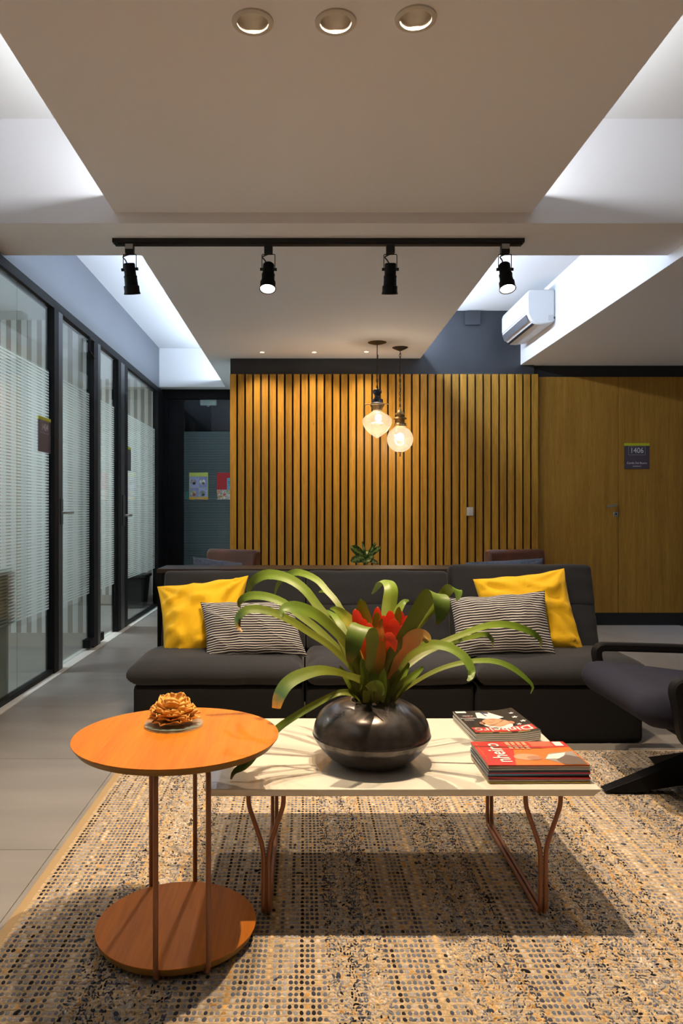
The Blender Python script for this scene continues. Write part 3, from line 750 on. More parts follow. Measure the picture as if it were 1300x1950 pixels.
# ------------------------------------------------------------------ office things behind the glass
bn = thing('trash_bin', 'black trash bin standing behind the farthest glass panel', 'bin', (-1.90, 8.30, 0))
bx_, by_ = -1.90, 8.30
pts = []
bm = MB()
bm.add([(bx_-.13, by_-.11, .001), (bx_+.13, by_-.11, .001), (bx_+.13, by_+.11, .001), (bx_-.13, by_+.11, .001), (bx_-.16, by_-.14, .34), (bx_+.16, by_-.14, .34), (bx_+.16, by_+.14, .34), (bx_-.16, by_+.14, .34)],
       [(0,3,2,1), (4,5,6,7), (0,1,5,4), (1,2,6,5), (2,3,7,6), (3,0,4,7)]); bm.build('body', M['black_matte'], bn, bevel=.01)
B(bx_-.175, by_-.155, .34, bx_+.175, by_+.155, .375).build('rim', M['black_matte'], bn, bevel=.006)
dk = thing('office_desk', 'grey-green office desk with a solid end panel behind the nearest glass', 'desk', (-2.1, 4.3, 0))
dm = mat('desk_grey_green', (.34, .39, .37), .4)
B(-2.6, 4.29, 0, -1.712, 4.32, .722).build('end_panel', dm, dk, bevel=.002)
B(-2.6, 3.2, .0, -2.57, 4.288, .722).build('side_panel', dm, dk)
B(-2.62, 3.18, .723, -1.70, 4.34, .748).build('desk_top', dm, dk, bevel=.003)

# ------------------------------------------------------------------ rug
RX0, RX1, RY0, RY1 = -.757, 1.95, .75, 3.335
rug = thing('woven_rug', 'large woven rag rug in beige, slate blue and black under the coffee table', 'rug', ((RX0+RX1)/2, (RY0+RY1)/2, 0))
def rug_mat():
    m, nt, b = nodes('rug_jute')
    tc = nt.nodes.new('ShaderNodeTexCoord')
    n = nt.nodes.new('ShaderNodeTexNoise'); n.inputs['Scale'].default_value = 130; n.inputs['Detail'].default_value = 2
    mp = nt.nodes.new('ShaderNodeMapping'); mp.inputs['Scale'].default_value = (.28, 1.9, 1); mp.inputs['Rotation'].default_value = (0, 0, .12)
    lk(nt, tc.outputs['Object'], mp.inputs[0]); lk(nt, mp.outputs[0], n.inputs['Vector'])
    r = nt.nodes.new('ShaderNodeValToRGB'); r.color_ramp.elements[0].position = .3; r.color_ramp.elements[1].position = .72
    r.color_ramp.elements[0].color = (.31, .22, .125, 1); r.color_ramp.elements[1].color = (.66, .51, .335, 1)
    lk(nt, n.outputs['Fac'], r.inputs[0]); lk(nt, r.outputs[0], b.inputs['Base Color']); b.inputs['Roughness'].default_value = .95
    b.inputs['Specular IOR Level'].default_value = .1
    bp = nt.nodes.new('ShaderNodeBump'); bp.inputs['Strength'].default_value = .6; bp.inputs['Distance'].default_value = .003
    lk(nt, n.outputs['Fac'], bp.inputs['Height']); lk(nt, bp.outputs[0], b.inputs['Normal']); return m
M['jute'] = rug_mat()
def rag_mat():
    m, nt, b = nodes('rug_rags')
    at = nt.nodes.new('ShaderNodeAttribute'); at.attribute_name = 'rag'
    lk(nt, at.outputs['Color'], b.inputs['Base Color']); b.inputs['Roughness'].default_value = .95; b.inputs['Specular IOR Level'].default_value = .1
    return m
M['rags'] = rag_mat()
B(RX0, RY0, 0, RX1, RY1, .0065).build('jute_ground', M['jute'], rug)
bd = MB(); bd.rbox(((RX0 - .006), (RY0+RY1)/2, .0040), (.013, (RY1-RY0)/2, .0039), .0035, 6); bd.build('selvage', mat('selvage', (.42, .29, .15), .9, bump=.5, bscale=400), rug, smooth=True)
rng = np.random.default_rng(3)
PX_, PY_ = .0128, .0205
ncol = int((RX1 - RX0 - .03) / PX_); nrow = int((RY1 - RY0 - .02) / PY_)
pal = np.array([(.022, .021, .026), (.055, .062, .090), (.14, .155, .20), (.27, .27, .30), (.48, .44, .40), (.55, .40, .23), (.52, .30, .11)])
# colour of every rag strip along its run; neighbouring strips share the look of a zone
zone = np.zeros(ncol, int); k = 0
while k < ncol:
    ln = rng.integers(4, 15); zone[k:k+ln] = rng.integers(0, 4); k += ln
zp = np.array([[.16, .20, .27, .25, .06, .04, .02], [.03, .14, .36, .33, .09, .04, .01], [.06, .10, .16, .22, .26, .14, .06], [.14, .12, .16, .18, .14, .16, .10]])
colr = np.zeros((ncol, nrow, 3)); hgt = np.zeros((ncol, nrow)); ctype = np.zeros(ncol, int)
for c in range(ncol):
    r_ = 0
    while r_ < nrow:
        ln = rng.integers(10, 60); p_ = zp[zone[c]]; ci = rng.choice(7, p=p_ / p_.sum())
        colr[c, r_:r_+ln] = pal[ci]; r_ += ln
colr *= rng.uniform(.65, 1.4, (ncol, nrow, 1))
swap = rng.random((ncol, nrow)) < .10
colr[swap] = pal[rng.integers(0, 7, swap.sum())]
nx_, ny_, na_, nb_, nh_, nr_, nc_ = [], [], [], [], [], [], []
for c in range(ncol):
    dense = zone[c] in (2, 3); rr_ = np.arange(nrow)
    xc_ = RX0 + .016 + (c + .5) * PX_; yc_ = RY0 + .012 + (rr_ + .5) * PY_
    if not dense:
        nx_.append(xc_ + rng.normal(0, .0006, nrow)); ny_.append(yc_ + rng.normal(0, .0008, nrow))
        na_.append(PX_ * rng.uniform(.36, .44, nrow)); nb_.append(PY_ * rng.uniform(.34, .42, nrow))
        nh_.append(rng.uniform(.0014, .0026, nrow)); nr_.append(rng.normal(0, .12, nrow)); nc_.append(colr[c])
    else:                                             # tighter, frayed weave: several small loops in a cell
        for (ox, oy) in ((-.25, -.25), (.25, -.25), (-.25, .25), (.25, .25)):
            nx_.append(xc_ + ox * PX_ + rng.normal(0, .0016, nrow)); ny_.append(yc_ + oy * PY_ + rng.normal(0, .0025, nrow))
            na_.append(PX_ * rng.uniform(.12, .24, nrow)); nb_.append(PY_ * rng.uniform(.16, .40, nrow))
            nh_.append(rng.uniform(.0016, .0042, nrow)); nr_.append(rng.normal(0, .7, nrow))
            cc = colr[c] * rng.uniform(.7, 1.3, (nrow, 1)); mk = rng.random(nrow) < .45
            cc[mk] = pal[rng.choice(7, p=[.06, .10, .18, .22, .22, .14, .08], size=mk.sum())]
            nc_.append(cc)
K_ = 190                                              # loose knots of rag
nx_.append(rng.uniform(RX0 + .03, RX1 - .05, K_)); ny_.append(rng.uniform(RY0 + .05, RY1 - .03, K_)); na_.append(rng.uniform(.005, .014, K_)); nb_.append(rng.uniform(.003, .007, K_))
nh_.append(rng.uniform(.0035, .006, K_)); nr_.append(rng.uniform(0, 6.3, K_)); nc_.append(pal[rng.choice(7, p=[.30, .24, .18, .08, .06, .07, .07], size=K_)])
nx_, ny_, na_, nb_, nh_, nr_ = [np.concatenate(q) for q in (nx_, ny_, na_, nb_, nh_, nr_)]; nc_ = np.concatenate(nc_)
NN = len(nx_); off = root_loc(rug); S6 = 8
an = 2 * np.pi * np.arange(S6) / S6; VV = np.zeros((NN, 2*S6 + 1, 3))
for lv, (sc_, zf_) in enumerate(((1.0, 0.0), (.74, .8))):
    dx = np.cos(an)[None] * na_[:, None] * sc_; dy = np.sin(an)[None] * nb_[:, None] * sc_
    cr, sr = np.cos(nr_)[:, None], np.sin(nr_)[:, None]
    VV[:, lv*S6:(lv+1)*S6, 0] = nx_[:, None] + dx*cr - dy*sr - off.x
    VV[:, lv*S6:(lv+1)*S6, 1] = ny_[:, None] + dx*sr + dy*cr - off.y
    VV[:, lv*S6:(lv+1)*S6, 2] = .0063 + (nh_ * zf_)[:, None]
VV[:, 2*S6] = np.stack([nx_ - off.x, ny_ - off.y, .0063 + nh_], 1)
ii = np.arange(S6); jj = (ii + 1) % S6
tri = np.concatenate([np.stack([ii, jj, S6 + jj], 1), np.stack([ii, S6 + jj, S6 + ii], 1), np.stack([S6 + ii, S6 + jj, np.full(S6, 2*S6)], 1)])
FF = (tri[None] + (np.arange(NN) * (2*S6 + 1))[:, None, None]).reshape(-1, 3)
me = bpy.data.meshes.new('rag_loops'); me.vertices.add(NN * (2*S6 + 1)); me.vertices.foreach_set('co', VV.astype(np.float32).ravel())
me.loops.add(FF.size); me.loops.foreach_set('vertex_index', FF.astype(np.int32).ravel())
me.polygons.add(len(FF)); me.polygons.foreach_set('loop_start', np.arange(0, FF.size, 3, dtype=np.int32)); me.polygons.foreach_set('loop_total', np.full(len(FF), 3, dtype=np.int32))
me.update(calc_edges=True); me.validate()
me.polygons.foreach_set('use_smooth', [True]*len(me.polygons))
at = me.color_attributes.new('rag', 'FLOAT_COLOR', 'POINT')
ca = np.repeat(nc_, 2*S6 + 1, 0); ca = np.concatenate([ca, np.ones((len(ca), 1))], 1)
at.data.foreach_set('color', ca.astype(np.float32).ravel())
me.materials.append(M['rags']); rl = new_obj('rag_loops', me, rug); rl['kind'] = 'stuff'
# warp cords: thin zigzag ribs running across
wv = []; wf = []
for r_ in range(nrow + 1):
    y = RY0 + .012 + r_ * PY_; n0 = len(wv); m_ = ncol * 2 + 1
    for i in range(m_):
        x = RX0 + .016 + i * PX_ / 2; z = .0078 + (.0010 if i % 2 == 0 else 0) + rng.normal(0, .0002); yy = y + rng.normal(0, .0008)
        wv += [(x - off.x, yy - .0042 - off.y, .0055), (x - off.x, yy - off.y, z + .0008), (x - off.x, yy + .0042 - off.y, .0055)]
    for i in range(m_ - 1):
        a_ = n0 + i*3
        wf += [(a_, a_+3, a_+4, a_+1), (a_+1, a_+4, a_+5, a_+2)]
me = bpy.data.meshes.new('warp_cords'); me.from_pydata(wv, [], wf); me.update()
me.polygons.foreach_set('use_smooth', [True]*len(me.polygons)); me.materials.append(M['jute'])
wc = new_obj('warp_cords', me, rug); wc['kind'] = 'stuff'
FZ = .0126                                            # level things on the rug stand on

# ------------------------------------------------------------------ coffee table
CT0, CT1, CTF, CTB, CTZ = -.258, .765, 1.92, 2.575, .362
ct = thing('coffee_table', 'low white lacquered coffee table on copper coloured rod legs', 'table', ((CT0+CT1)/2, (CTF+CTB)/2, FZ))
mb = MB(); th = .020; ins = .018
top = [(CT0, CTF), (CT1, CTF), (CT1, CTB), (CT0, CTB)]
bot = [(CT0+ins, CTF+ins*.3), (CT1-ins, CTF+ins*.3), (CT1-ins, CTB-ins*.3), (CT0+ins, CTB-ins*.3)]
mb.add([(x, y, CTZ) for x, y in top] + [(x, y, CTZ - .003) for x, y in top] + [(x, y, CTZ - th) for x, y in bot],
       [(0,1,2,3)] + [(i, 4+i, 4+(i+1) % 4, (i+1) % 4) for i in range(4)] + [(4+i, 8+i, 8+(i+1) % 4, 4+(i+1) % 4) for i in range(4)] + [(11,10,9,8)])
bmx = mb.build('tabletop', M['lacquer'], ct, bevel=.0012)
lr = .0062
for xc in (-.100, .626):
    for s_ in (-1, 1):
        yf, yb, zb, zs, zt_ = 1.955, 2.520, FZ + lr, .195, CTZ - th + .001
        xo = xc + s_ * .0068; xt = xc + s_ * .046
        path = [(xt, yf, zt_), (xt, yf, zt_ - .035), (xo, yf, zs), (xo, yf, zb), (xo, yb, zb), (xo, yb, zs), (xt, yb, zt_ - .035), (xt, yb, zt_)]
        MB().tube(fillet(path, .03, 7), lr, 10).build('leg_rod', M['copper'], ct, smooth=True)

# ------------------------------------------------------------------ round side table
SX, SY = -.322, 1.885
stb = thing('side_table', 'round orange wood side table with a lower shelf and copper rod legs', 'side table', (SX, SY, FZ))
def disc(r, z, th, ch, T):
    return MB().lathe([(0, z - th), (r - ch, z - th), (r, z - .004), (r, z - .0012), (r - .0012, z), (0, z)], 72, T, False, False)
Ts = Matrix.Translation((SX, SY, 0))
SZT = .514
MB().lathe([(0, SZT - .002), (.257, SZT - .002), (.257, SZT), (0, SZT)], 80, Ts, False, False).build('tabletop', M['table_wood'], stb, smooth=True)
MB().lathe([(0, SZT - .019), (.244, SZT - .019), (.2568, SZT - .0022), (0, SZT - .0022)], 80, Ts, False, False).build('tabletop_edge', M['edge_wood'], stb, smooth=True)
SR = .200
MB().lathe([(0, .040), (SR, .040), (SR, .042), (0, .042)], 72, Ts, False, False).build('shelf', M['table_wood'], stb, smooth=True)
MB().lathe([(0, .022), (SR - .008, .022), (SR - .0005, .0398), (0, .0398)], 72, Ts, False, False).build('shelf_edge', M['edge_wood'], stb, smooth=True)
for (lx, ly) in ((-.335, 1.682), (-.219, 1.706), (-.423, 2.062), (-.306, 2.092)):
    d = (V((SX, SY, 0)) - V((lx, ly, 0))).normalized(); n_ = d * .055
    path = [(lx + n_.x, ly + n_.y, SZT - .019 - .006), (lx, ly, SZT - .025), (lx, ly, FZ + .0065), (lx + n_.x*.8, ly + n_.y*.8, FZ + .0065)]
    MB().tube(fillet(path, .02, 6), .0062, 10).build('leg_rod', M['copper'], stb, smooth=True)

# glass coaster and wooden flower
gx, gy = P(331, 1381, 1.965).x, 1.965
gd = MB().lathe([(0, SZT + .0004), (.0755, SZT + .0004), (.0765, SZT + .002), (.0765, SZT + .007), (.0755, SZT + .008), (0, SZT + .008)], 48, Matrix.Translation((gx, gy, 0)), False, False)
cg = bpy.data.materials.new('coaster_glass'); cg.use_nodes = True
pb_ = cg.node_tree.nodes['Principled BSDF']; pb_.inputs['Base Color'].default_value = (.42, .60, .54, 1); pb_.inputs['Roughness'].default_value = .08; pb_.inputs['Alpha'].default_value = .32
tag(gd.build('glass_coaster', cg, smooth=True, origin=(gx, gy, SZT)), 'round greenish glass coaster under the wooden flower', 'coaster')
fw = thing('wooden_flower', 'carved orange wood-shaving flower on the glass coaster', 'decoration', (gx, gy, SZT + .0085))
M['shaving'] = wood('wood_shaving', (.70, .33, .06), (.88, .52, .15), 'z', .55, 30, 0, .14)
MB().lathe([(0, 0), (.034, 0), (.034, .006), (0, .006)], 24, Matrix.Translation((gx, gy, SZT + .0085)), False, False).build('flower_base', mat('pale_wood', (.55, .42, .25), .6), fw)
def petal(L, W_, curl, lift, az, z0, r0):
    mb = MB(); nu, nv = 8, 6
    for i in range(nu + 1):
        t = i / nu; ang = lift + curl * t
        rr = r0; zz_ = 0
    pos = []; r_ = r0; z_ = z0
    for i in range(nu + 1):
        t = i / nu; a_ = lift + curl * t
        pos.append((r_, z_)); r_ += L/nu * math.cos(a_); z_ += L/nu * math.sin(a_)
    for i, (r_, z_) in enumerate(pos):
        t = i / nu; w_ = W_ * math.sin(math.pi * min(.985, .22 + t * .765)) ** .55
        for j in range(nv + 1):
            s_ = j / nv * 2 - 1
            rr = r_ - abs(s_)**2 * .006 * t; aw = s_ * w_ / 2
            zz_ = z_ + abs(s_)**2 * .005 + .0014 * math.sin(s_*3.5 + az*5 + t*3)*t
            mb.v.append(V((gx + rr*math.cos(az) - aw*math.sin(az), gy + rr*math.sin(az) + aw*math.cos(az), zz_)))
    m_ = nv + 1
    mb.f = [(i*m_+j, i*m_+j+1, (i+1)*m_+j+1, (i+1)*m_+j) for i in range(nu) for j in range(nv)]
    o = mb.build('petal', M['shaving'], fw, smooth=True, angle=80)
    s_ = o.modifiers.new('thickness', 'SOLIDIFY'); s_.thickness = .0009
zb = SZT + .0145
for (cnt, L, W_, lift, curl, z_, r0) in ((10, .060, .046, .02, .15, 0, .010), (10, .061, .046, .06, .22, .005, .009), (10, .060, .046, .10, .28, .010, .009), (9, .058, .046, .16, .35, .014, .008), (8, .056, .048, .26, .4, .018, .008), (6, .050, .054, .50, .45, .021, .010), (5, .046, .056, .80, .30, .024, .008), (3, .022, .024, 1.15, .4, .027, .003)):
    a0 = random.random() * 6
    for k in range(cnt):
        petal(L * random.uniform(.9, 1.08), W_, curl, lift + random.uniform(-.06, .06), a0 + 2*math.pi*k/cnt + random.uniform(-.1, .1), zb + z_, r0)

# ------------------------------------------------------------------ vase and bromeliad
vx, vy = .193, 2.14
vs_ = thing('vase', 'squat round dark bronze vase with a ridge around its middle on the coffee table', 'vase', (vx, vy, CTZ))
Tv = Matrix.Translation((vx, vy, CTZ))
pf = [(0, .0008), (.085, .0008), (.098, .004), (.122, .018), (.146, .042), (.161, .062), (.1665, .074), (.1690, .0775), (.1692, .0795), (.1675, .083)]
up_ = [(.1675, .083), (.1655, .095), (.159, .117), (.144, .140), (.120, .157), (.092, .169), (.068, .174), (.056, .173), (.053, .155)]
pf2 = [tuple(q) for q in catmull(pf[1:7], 22)]
MB().lathe([pf[0]] + pf2 + pf[7:], 72, Tv, False, False).build('lower_bowl', M['ceramic'], vs_, smooth=True)
MB().lathe([tuple(q) for q in catmull(up_, 34)], 72, Tv, False, False).build('upper_bowl', M['ceramic'], vs_, smooth=True)
MB().lathe([(0, .160), (.0525, .160), (.0525, .166), (0, .170)], 32, Tv, False, False).build('soil', mat('soil', (.03, .02, .012), .95, bump=.8, bscale=120), vs_)

def leaf_mat(name, stops, rough=.44):
    m, nt, b = nodes(name)
    at = nt.nodes.new('ShaderNodeAttribute'); at.attribute_name = 'along'
    ac_ = nt.nodes.new('ShaderNodeAttribute'); ac_.attribute_name = 'across'
    tc = nt.nodes.new('ShaderNodeTexCoord')
    n = nt.nodes.new('ShaderNodeTexNoise'); n.inputs['Scale'].default_value = 26; n.inputs['Detail'].default_value = 3; lk(nt, tc.outputs['Object'], n.inputs['Vector'])
    ad = nt.nodes.new('ShaderNodeMath'); ad.operation = 'MULTIPLY_ADD'; ad.inputs[1].default_value = .22
    lk(nt, n.outputs['Fac'], ad.inputs[0]); sb = nt.nodes.new('ShaderNodeMath'); sb.operation = 'SUBTRACT'; sb.inputs[1].default_value = .11
    lk(nt, at.outputs['Fac'], sb.inputs[0]); lk(nt, sb.outputs[0], ad.inputs[2])
    r = nt.nodes.new('ShaderNodeValToRGB'); el = r.color_ramp.elements
    while len(el) < len(stops): el.new(.5)
    for e, (p_, c_) in zip(el, stops): e.position = p_; e.color = c4(c_)
    lk(nt, ad.outputs[0], r.inputs[0])
    # fine parallel veins and a pale rim
    wv_ = nt.nodes.new('ShaderNodeMath'); wv_.operation = 'MULTIPLY'; wv_.inputs[1].default_value = 30; lk(nt, ac_.outputs['Fac'], wv_.inputs[0])
    sn = nt.nodes.new('ShaderNodeMath'); sn.operation = 'SINE'; lk(nt, wv_.outputs[0], sn.inputs[0])
    mr = nt.nodes.new('ShaderNodeMapRange'); mr.inputs['From Min'].default_value = -1; mr.inputs['To Min'].default_value = .95; mr.inputs['To Max'].default_value = 1.05
    lk(nt, sn.outputs[0], mr.inputs['Value'])
    hs = nt.nodes.new('ShaderNodeHueSaturation'); lk(nt, r.outputs[0], hs.inputs['Color']); lk(nt, mr.outputs[0], hs.inputs['Value'])
    lk(nt, hs.outputs[0], b.inputs['Base Color']); b.inputs['Roughness'].default_value = rough
    b.inputs['Specular IOR Level'].default_value = .45
    b.inputs['Subsurface Weight'].default_value = 0.0
    # light shines through the thin blade
    tl = nt.nodes.new('ShaderNodeBsdfTranslucent'); lk(nt, hs.outputs[0], tl.inputs[0])
    mx = nt.nodes.new('ShaderNodeMixShader'); mx.inputs[0].default_value = .30
    out = nt.nodes['Material Output']; lk(nt, b.outputs[0], mx.inputs[1]); lk(nt, tl.outputs[0], mx.inputs[2]); lk(nt, mx.outputs[0], out.inputs[0])
    return m
G1, G2, G3, YG, OR = (.14, .21, .016), (.13, .23, .020), (.21, .31, .026), (.42, .42, .04), (.55, .22, .03)
M['leaf'] = leaf_mat('bromeliad_leaf', [(0, (.13, .12, .022)), (.25, (.19, .22, .025)), (.55, G3), (.85, G2), (1, (.16, .22, .05))])
M['leaf_dark'] = leaf_mat('bromeliad_leaf_dark', [(0, (.16, .16, .025)), (.4, (.19, .25, .025)), (.65, G1), (.9, (.08, .16, .025)), (1, (.24, .20, .03))])
M['leaf_tip'] = leaf_mat('bromeliad_leaf_brown_tip', [(0, (.17, .16, .025)), (.45, (.22, .27, .025)), (.7, (.15, .23, .02)), (.86, (.06, .14, .05)), (.95, (.40, .20, .02)), (1, (.55, .24, .02))])
M['leaf_orange'] = leaf_mat('bromeliad_leaf_orange', [(0, (.50, .20, .05)), (.45, (.80, .42, .14)), (.8, (.82, .52, .15)), (1, (.30, .32, .04))])
M['bract_big'] = leaf_mat('bromeliad_bract_orange', [(0, (.20, .17, .03)), (.3, (.60, .22, .03)), (.7, (.58, .17, .02)), (1, (.20, .20, .03))])
M['bract'] = leaf_mat('bromeliad_bract_red', [(0, (.70, .25, .04)), (.45, (.90, .11, .06)), (.92, (.92, .16, .09)), (1, (.55, .42, .06))])
M['bract_lime'] = leaf_mat('bromeliad_bract_lime', [(0, (.55, .16, .02)), (.35, (.42, .34, .03)), (.7, (.26, .34, .03)), (1, (.14, .24, .02))])
br = thing('bromeliad', 'bromeliad with long arching green leaves and red bracts growing from the vase', 'plant', (vx, vy, CTZ + .17))
CAMP = V((0, 0, EYE))
def leaf(pts, m, tw=26, fold=.08, svec=None, name='leaf', n=30, tipw=.12):
    cm = catmull(pts, n); mb = MB(); al = []; acr = []
    pos = [P(q[0], q[1], q[2]) for q in cm]
    prev = None
    for i, q in enumerate(cm):
        T = (pos[min(i+1, n-1)] - pos[max(i-1, 0)]).normalized(); t = i / (n-1)
        w_ = max(.0012, q[3] * q[2] / F)
        if svec is not None:
            s = V(svec); s = (s - T * s.dot(T)).normalized(); nn = T.cross(s).normalized()
            if prev is not None and prev.dot(nn) < 0: nn = -nn
            prev = nn
        else:
            vd = (CAMP - pos[i]).normalized(); n0 = (vd - T * vd.dot(T)).normalized(); s0 = T.cross(n0)
            # tilt the blade so that its upper face looks up and towards the viewer
            sg = 1 if s0.z < 0 else -1
            a_ = R(tw) * sg; s = s0 * math.cos(a_) + n0 * math.sin(a_); nn = n0 * math.cos(a_) - s0 * math.sin(a_); w_ /= max(.4, math.cos(a_))
        w_ *= .95
        for sd in (1, -1):
            for k in range(7):
                c = k / 3 - 1
                p_ = pos[i] + s * (c * w_ / 2) + nn * (fold * w_ * (abs(c) ** 1.3 - .4) + sd * .0007 * (1 - c*c))
                mb.v.append(p_); al.append(t); acr.append(c)
    mb.f = [(i*14+k, i*14+k+1, (i+1)*14+k+1, (i+1)*14+k) for i in range(n-1) for k in range(6)]
    mb.f += [((i+1)*14+7+k, (i+1)*14+8+k, i*14+8+k, i*14+7+k) for i in range(n-1) for k in range(6)]
    o = mb.build(name, m, br, smooth=True, angle=170)
    for nm, arr in (('along', al), ('across', acr)):
        a_ = o.data.attributes.new(nm, 'FLOAT', 'POINT'); a_.data.foreach_set('value', arr)
    return o
def arch(pts, w, Y0, Y1, m, base=True, bw=20, **kw):
    """pts = outline points; widths taper to the tip"""
    n_ = len(pts); out = []
    if base: out.append((base[0], base[1], vy, bw))
    for i, p_ in enumerate(pts):
        t = (i + 1) / n_; wf_ = (1 if t < .72 else max(.10, 1 - ((t - .72) / .28) ** 1.6 * .9))
        ww = p_[2] if len(p_) > 2 else w * wf_ * min(1, .62 + .55 * t)
        out.append((p_[0], p_[1], Y0 + (Y1 - Y0) * t, ww))
    return leaf(out, m, **kw)
arch([(668, 1262), (650, 1220), (626, 1181), (605, 1155), (578, 1121), (545, 1100), (508, 1094), (484, 1105), (474, 1120), (471, 1136)], 20, vy, 2.32, M['leaf'], (702, 1335))
arch([(690, 1262), (668, 1205), (645, 1153), (622, 1125), (601, 1103), (568, 1090), (545, 1097), (529, 1113), (522, 1136)], 14, vy, 2.48, M['leaf'], (708, 1330))
arch([(676, 1285), (652, 1245), (626, 1218), (601, 1195), (568, 1170), (541, 1149), (511, 1137), (481, 1134), (462, 1140), (455, 1150), (458, 1158)], 17, vy, 2.25, M['leaf'], (703, 1335))
arch([(682, 1292), (661, 1262), (626, 1229), (591, 1206), (555, 1183), (522, 1167), (490, 1160), (467, 1163), (453, 1178), (454, 1195), (461, 1203)], 17, vy, 2.06, M['leaf_tip'], (700, 1338))
arch([(680, 1265), (661, 1227), (633, 1197), (605, 1173), (578, 1160), (555, 1156), (538, 1162), (537, 1178)], 24, vy, 2.03, M['leaf'], (703, 1335), bw=26)
arch([(695, 1300, 16), (661, 1286, 13), (638, 1279, 15), (605, 1277, 21), (568, 1288, 26), (545, 1304, 27), (532, 1326, 25), (526, 1349, 17)], 25, vy - .02, 1.97, M['leaf_tip'], (706, 1332), bw=16, tw=20, fold=.06)
leaf([(694, 1337, 2.12, 16), (674, 1322, 2.09, 14), (649, 1319, 2.06, 12), (626, 1328, 2.06, 12), (591, 1347, 2.08, 14), (555, 1369, 2.10, 14), (529, 1388, 2.10, 15), (500, 1418, 2.06, 16), (469, 1455, 2.005, 18), (447, 1470, 1.995, 10), (440, 1484, 1.975, 4)], M['leaf_dark'], tw=25, fold=.22)
leaf([(702, 1322, 2.12, 16), (702, 1290, 2.09, 18), (706, 1250, 2.06, 20), (708, 1215, 2.04, 28), (699, 1195, 2.02, 36), (686, 1193, 1.995, 38), (677, 1210, 1.975, 38), (671, 1236, 1.97, 30), (665, 1261, 1.972, 12)], M['leaf_dark'], svec=(1, -.25, -.25), fold=.05)
leaf([(720, 1300, 2.17, 18), (730, 1240, 2.20, 22), (736, 1190, 2.22, 26), (742, 1150, 2.25, 31), (745, 1122, 2.27, 29), (738, 1107, 2.30, 26), (726, 1107, 2.33, 22), (716, 1120, 2.35, 14), (708, 1131, 2.36, 4)], M['leaf'], svec=(1, .35, .1), fold=.12)
leaf([(722, 1318, 2.13, 18), (733, 1266, 2.10, 17), (758, 1226, 2.08, 22), (782, 1190, 2.06, 28), (801, 1157, 2.04, 32), (817, 1134, 2.02, 34), (830, 1129, 1.99, 34), (839, 1139, 1.965, 34), (841, 1157, 1.955, 31), (838, 1174, 1.955, 22), (831, 1189, 1.955, 4)], M['leaf_dark'], svec=(1, -.15, -.30), fold=.07)
leaf([(735, 1310, 2.18, 14), (770, 1240, 2.24, 12), (798, 1192, 2.28, 12), (825, 1160, 2.30, 16), (845, 1133, 2.31, 24), (857, 1120, 2.30, 26), (868, 1121, 2.27, 26), (872, 1131, 2.26, 18), (869, 1144, 2.25, 4)], M['leaf'], svec=(.85, .2, -.45), fold=.08)
leaf([(735, 1315, 2.12, 14), (752, 1268, 2.10, 14), (768, 1236, 2.08, 24), (784, 1219, 2.06, 34), (799, 1211, 2.05, 30), (812, 1216, 2.04, 20), (809, 1224, 2.035, 5)], M['leaf_orange'], tw=4, fold=.10)
arch([(748, 1282, 22), (781, 1243, 22), (809, 1230, 21), (835, 1228, 19), (862, 1236, 18), (884, 1252, 18), (896, 1272, 16), (897, 1288, 12), (890, 1297, 4)], 20, vy - .02, 1.99, M['leaf'], (716, 1335), bw=26, tw=25)
arch([(756, 1280), (795, 1248), (840, 1224), (870, 1212), (900, 1200), (930, 1191), (960, 1189), (990, 1195), (1016, 1207), (1029, 1220), (1029, 1235)], 14, vy, 2.32, M['leaf'], (722, 1332))
arch([(756, 1322), (781, 1305), (810, 1287), (840, 1273), (870, 1264), (900, 1259), (930, 1258), (956, 1263), (980, 1275), (1000, 1291), (1014, 1307), (1010, 1321)], 11, vy, 2.10, M['leaf'], (722, 1340), bw=18)
arch([(760, 1285), (810, 1245), (860, 1224), (898, 1213), (924, 1208), (937, 1219), (938, 1233)], 10, vy + .03, 2.44, M['leaf_dark'], (722, 1330), bw=14)
leaf([(704, 1290, 2.16, 14), (690, 1225, 2.18, 18), (672, 1192, 2.19, 23), (655, 1173, 2.20, 22), (640, 1161, 2.20, 13), (628, 1159, 2.20, 3)], M['bract_lime'], tw=15, fold=.12)
leaf([(700, 1290, 2.18, 12), (664, 1222, 2.24, 14), (645, 1185, 2.28, 16), (628, 1168, 2.32, 10), (618, 1162, 2.34, 3)], M['leaf'], tw=20)
leaf([(690, 1270, 2.2, 12), (668, 1190, 2.30, 12), (650, 1160, 2.34, 9), (622, 1128, 2.40, 8), (607, 1127, 2.42, 3)], M['leaf'], tw=20)
leaf([(738, 1225, 2.16, 12), (746, 1190, 2.18, 15), (757, 1165, 2.19, 16), (768, 1147, 2.20, 11), (778, 1143, 2.21, 3)], M['leaf'], tw=20)
leaf([(697, 1338, 2.07, 12), (699, 1318, 2.05, 18), (709, 1308, 2.04, 22), (721, 1306, 2.03, 20), (729, 1318, 2.02, 10), (727, 1325, 2.02, 3)], M['leaf_dark'], svec=(.5, -.4, .8), fold=.12)
leaf([(720, 1330, 2.08, 24), (716, 1310, 2.07, 30), (712, 1295, 2.07, 26), (706, 1280, 2.07, 8)], M['leaf_dark'], tw=10)
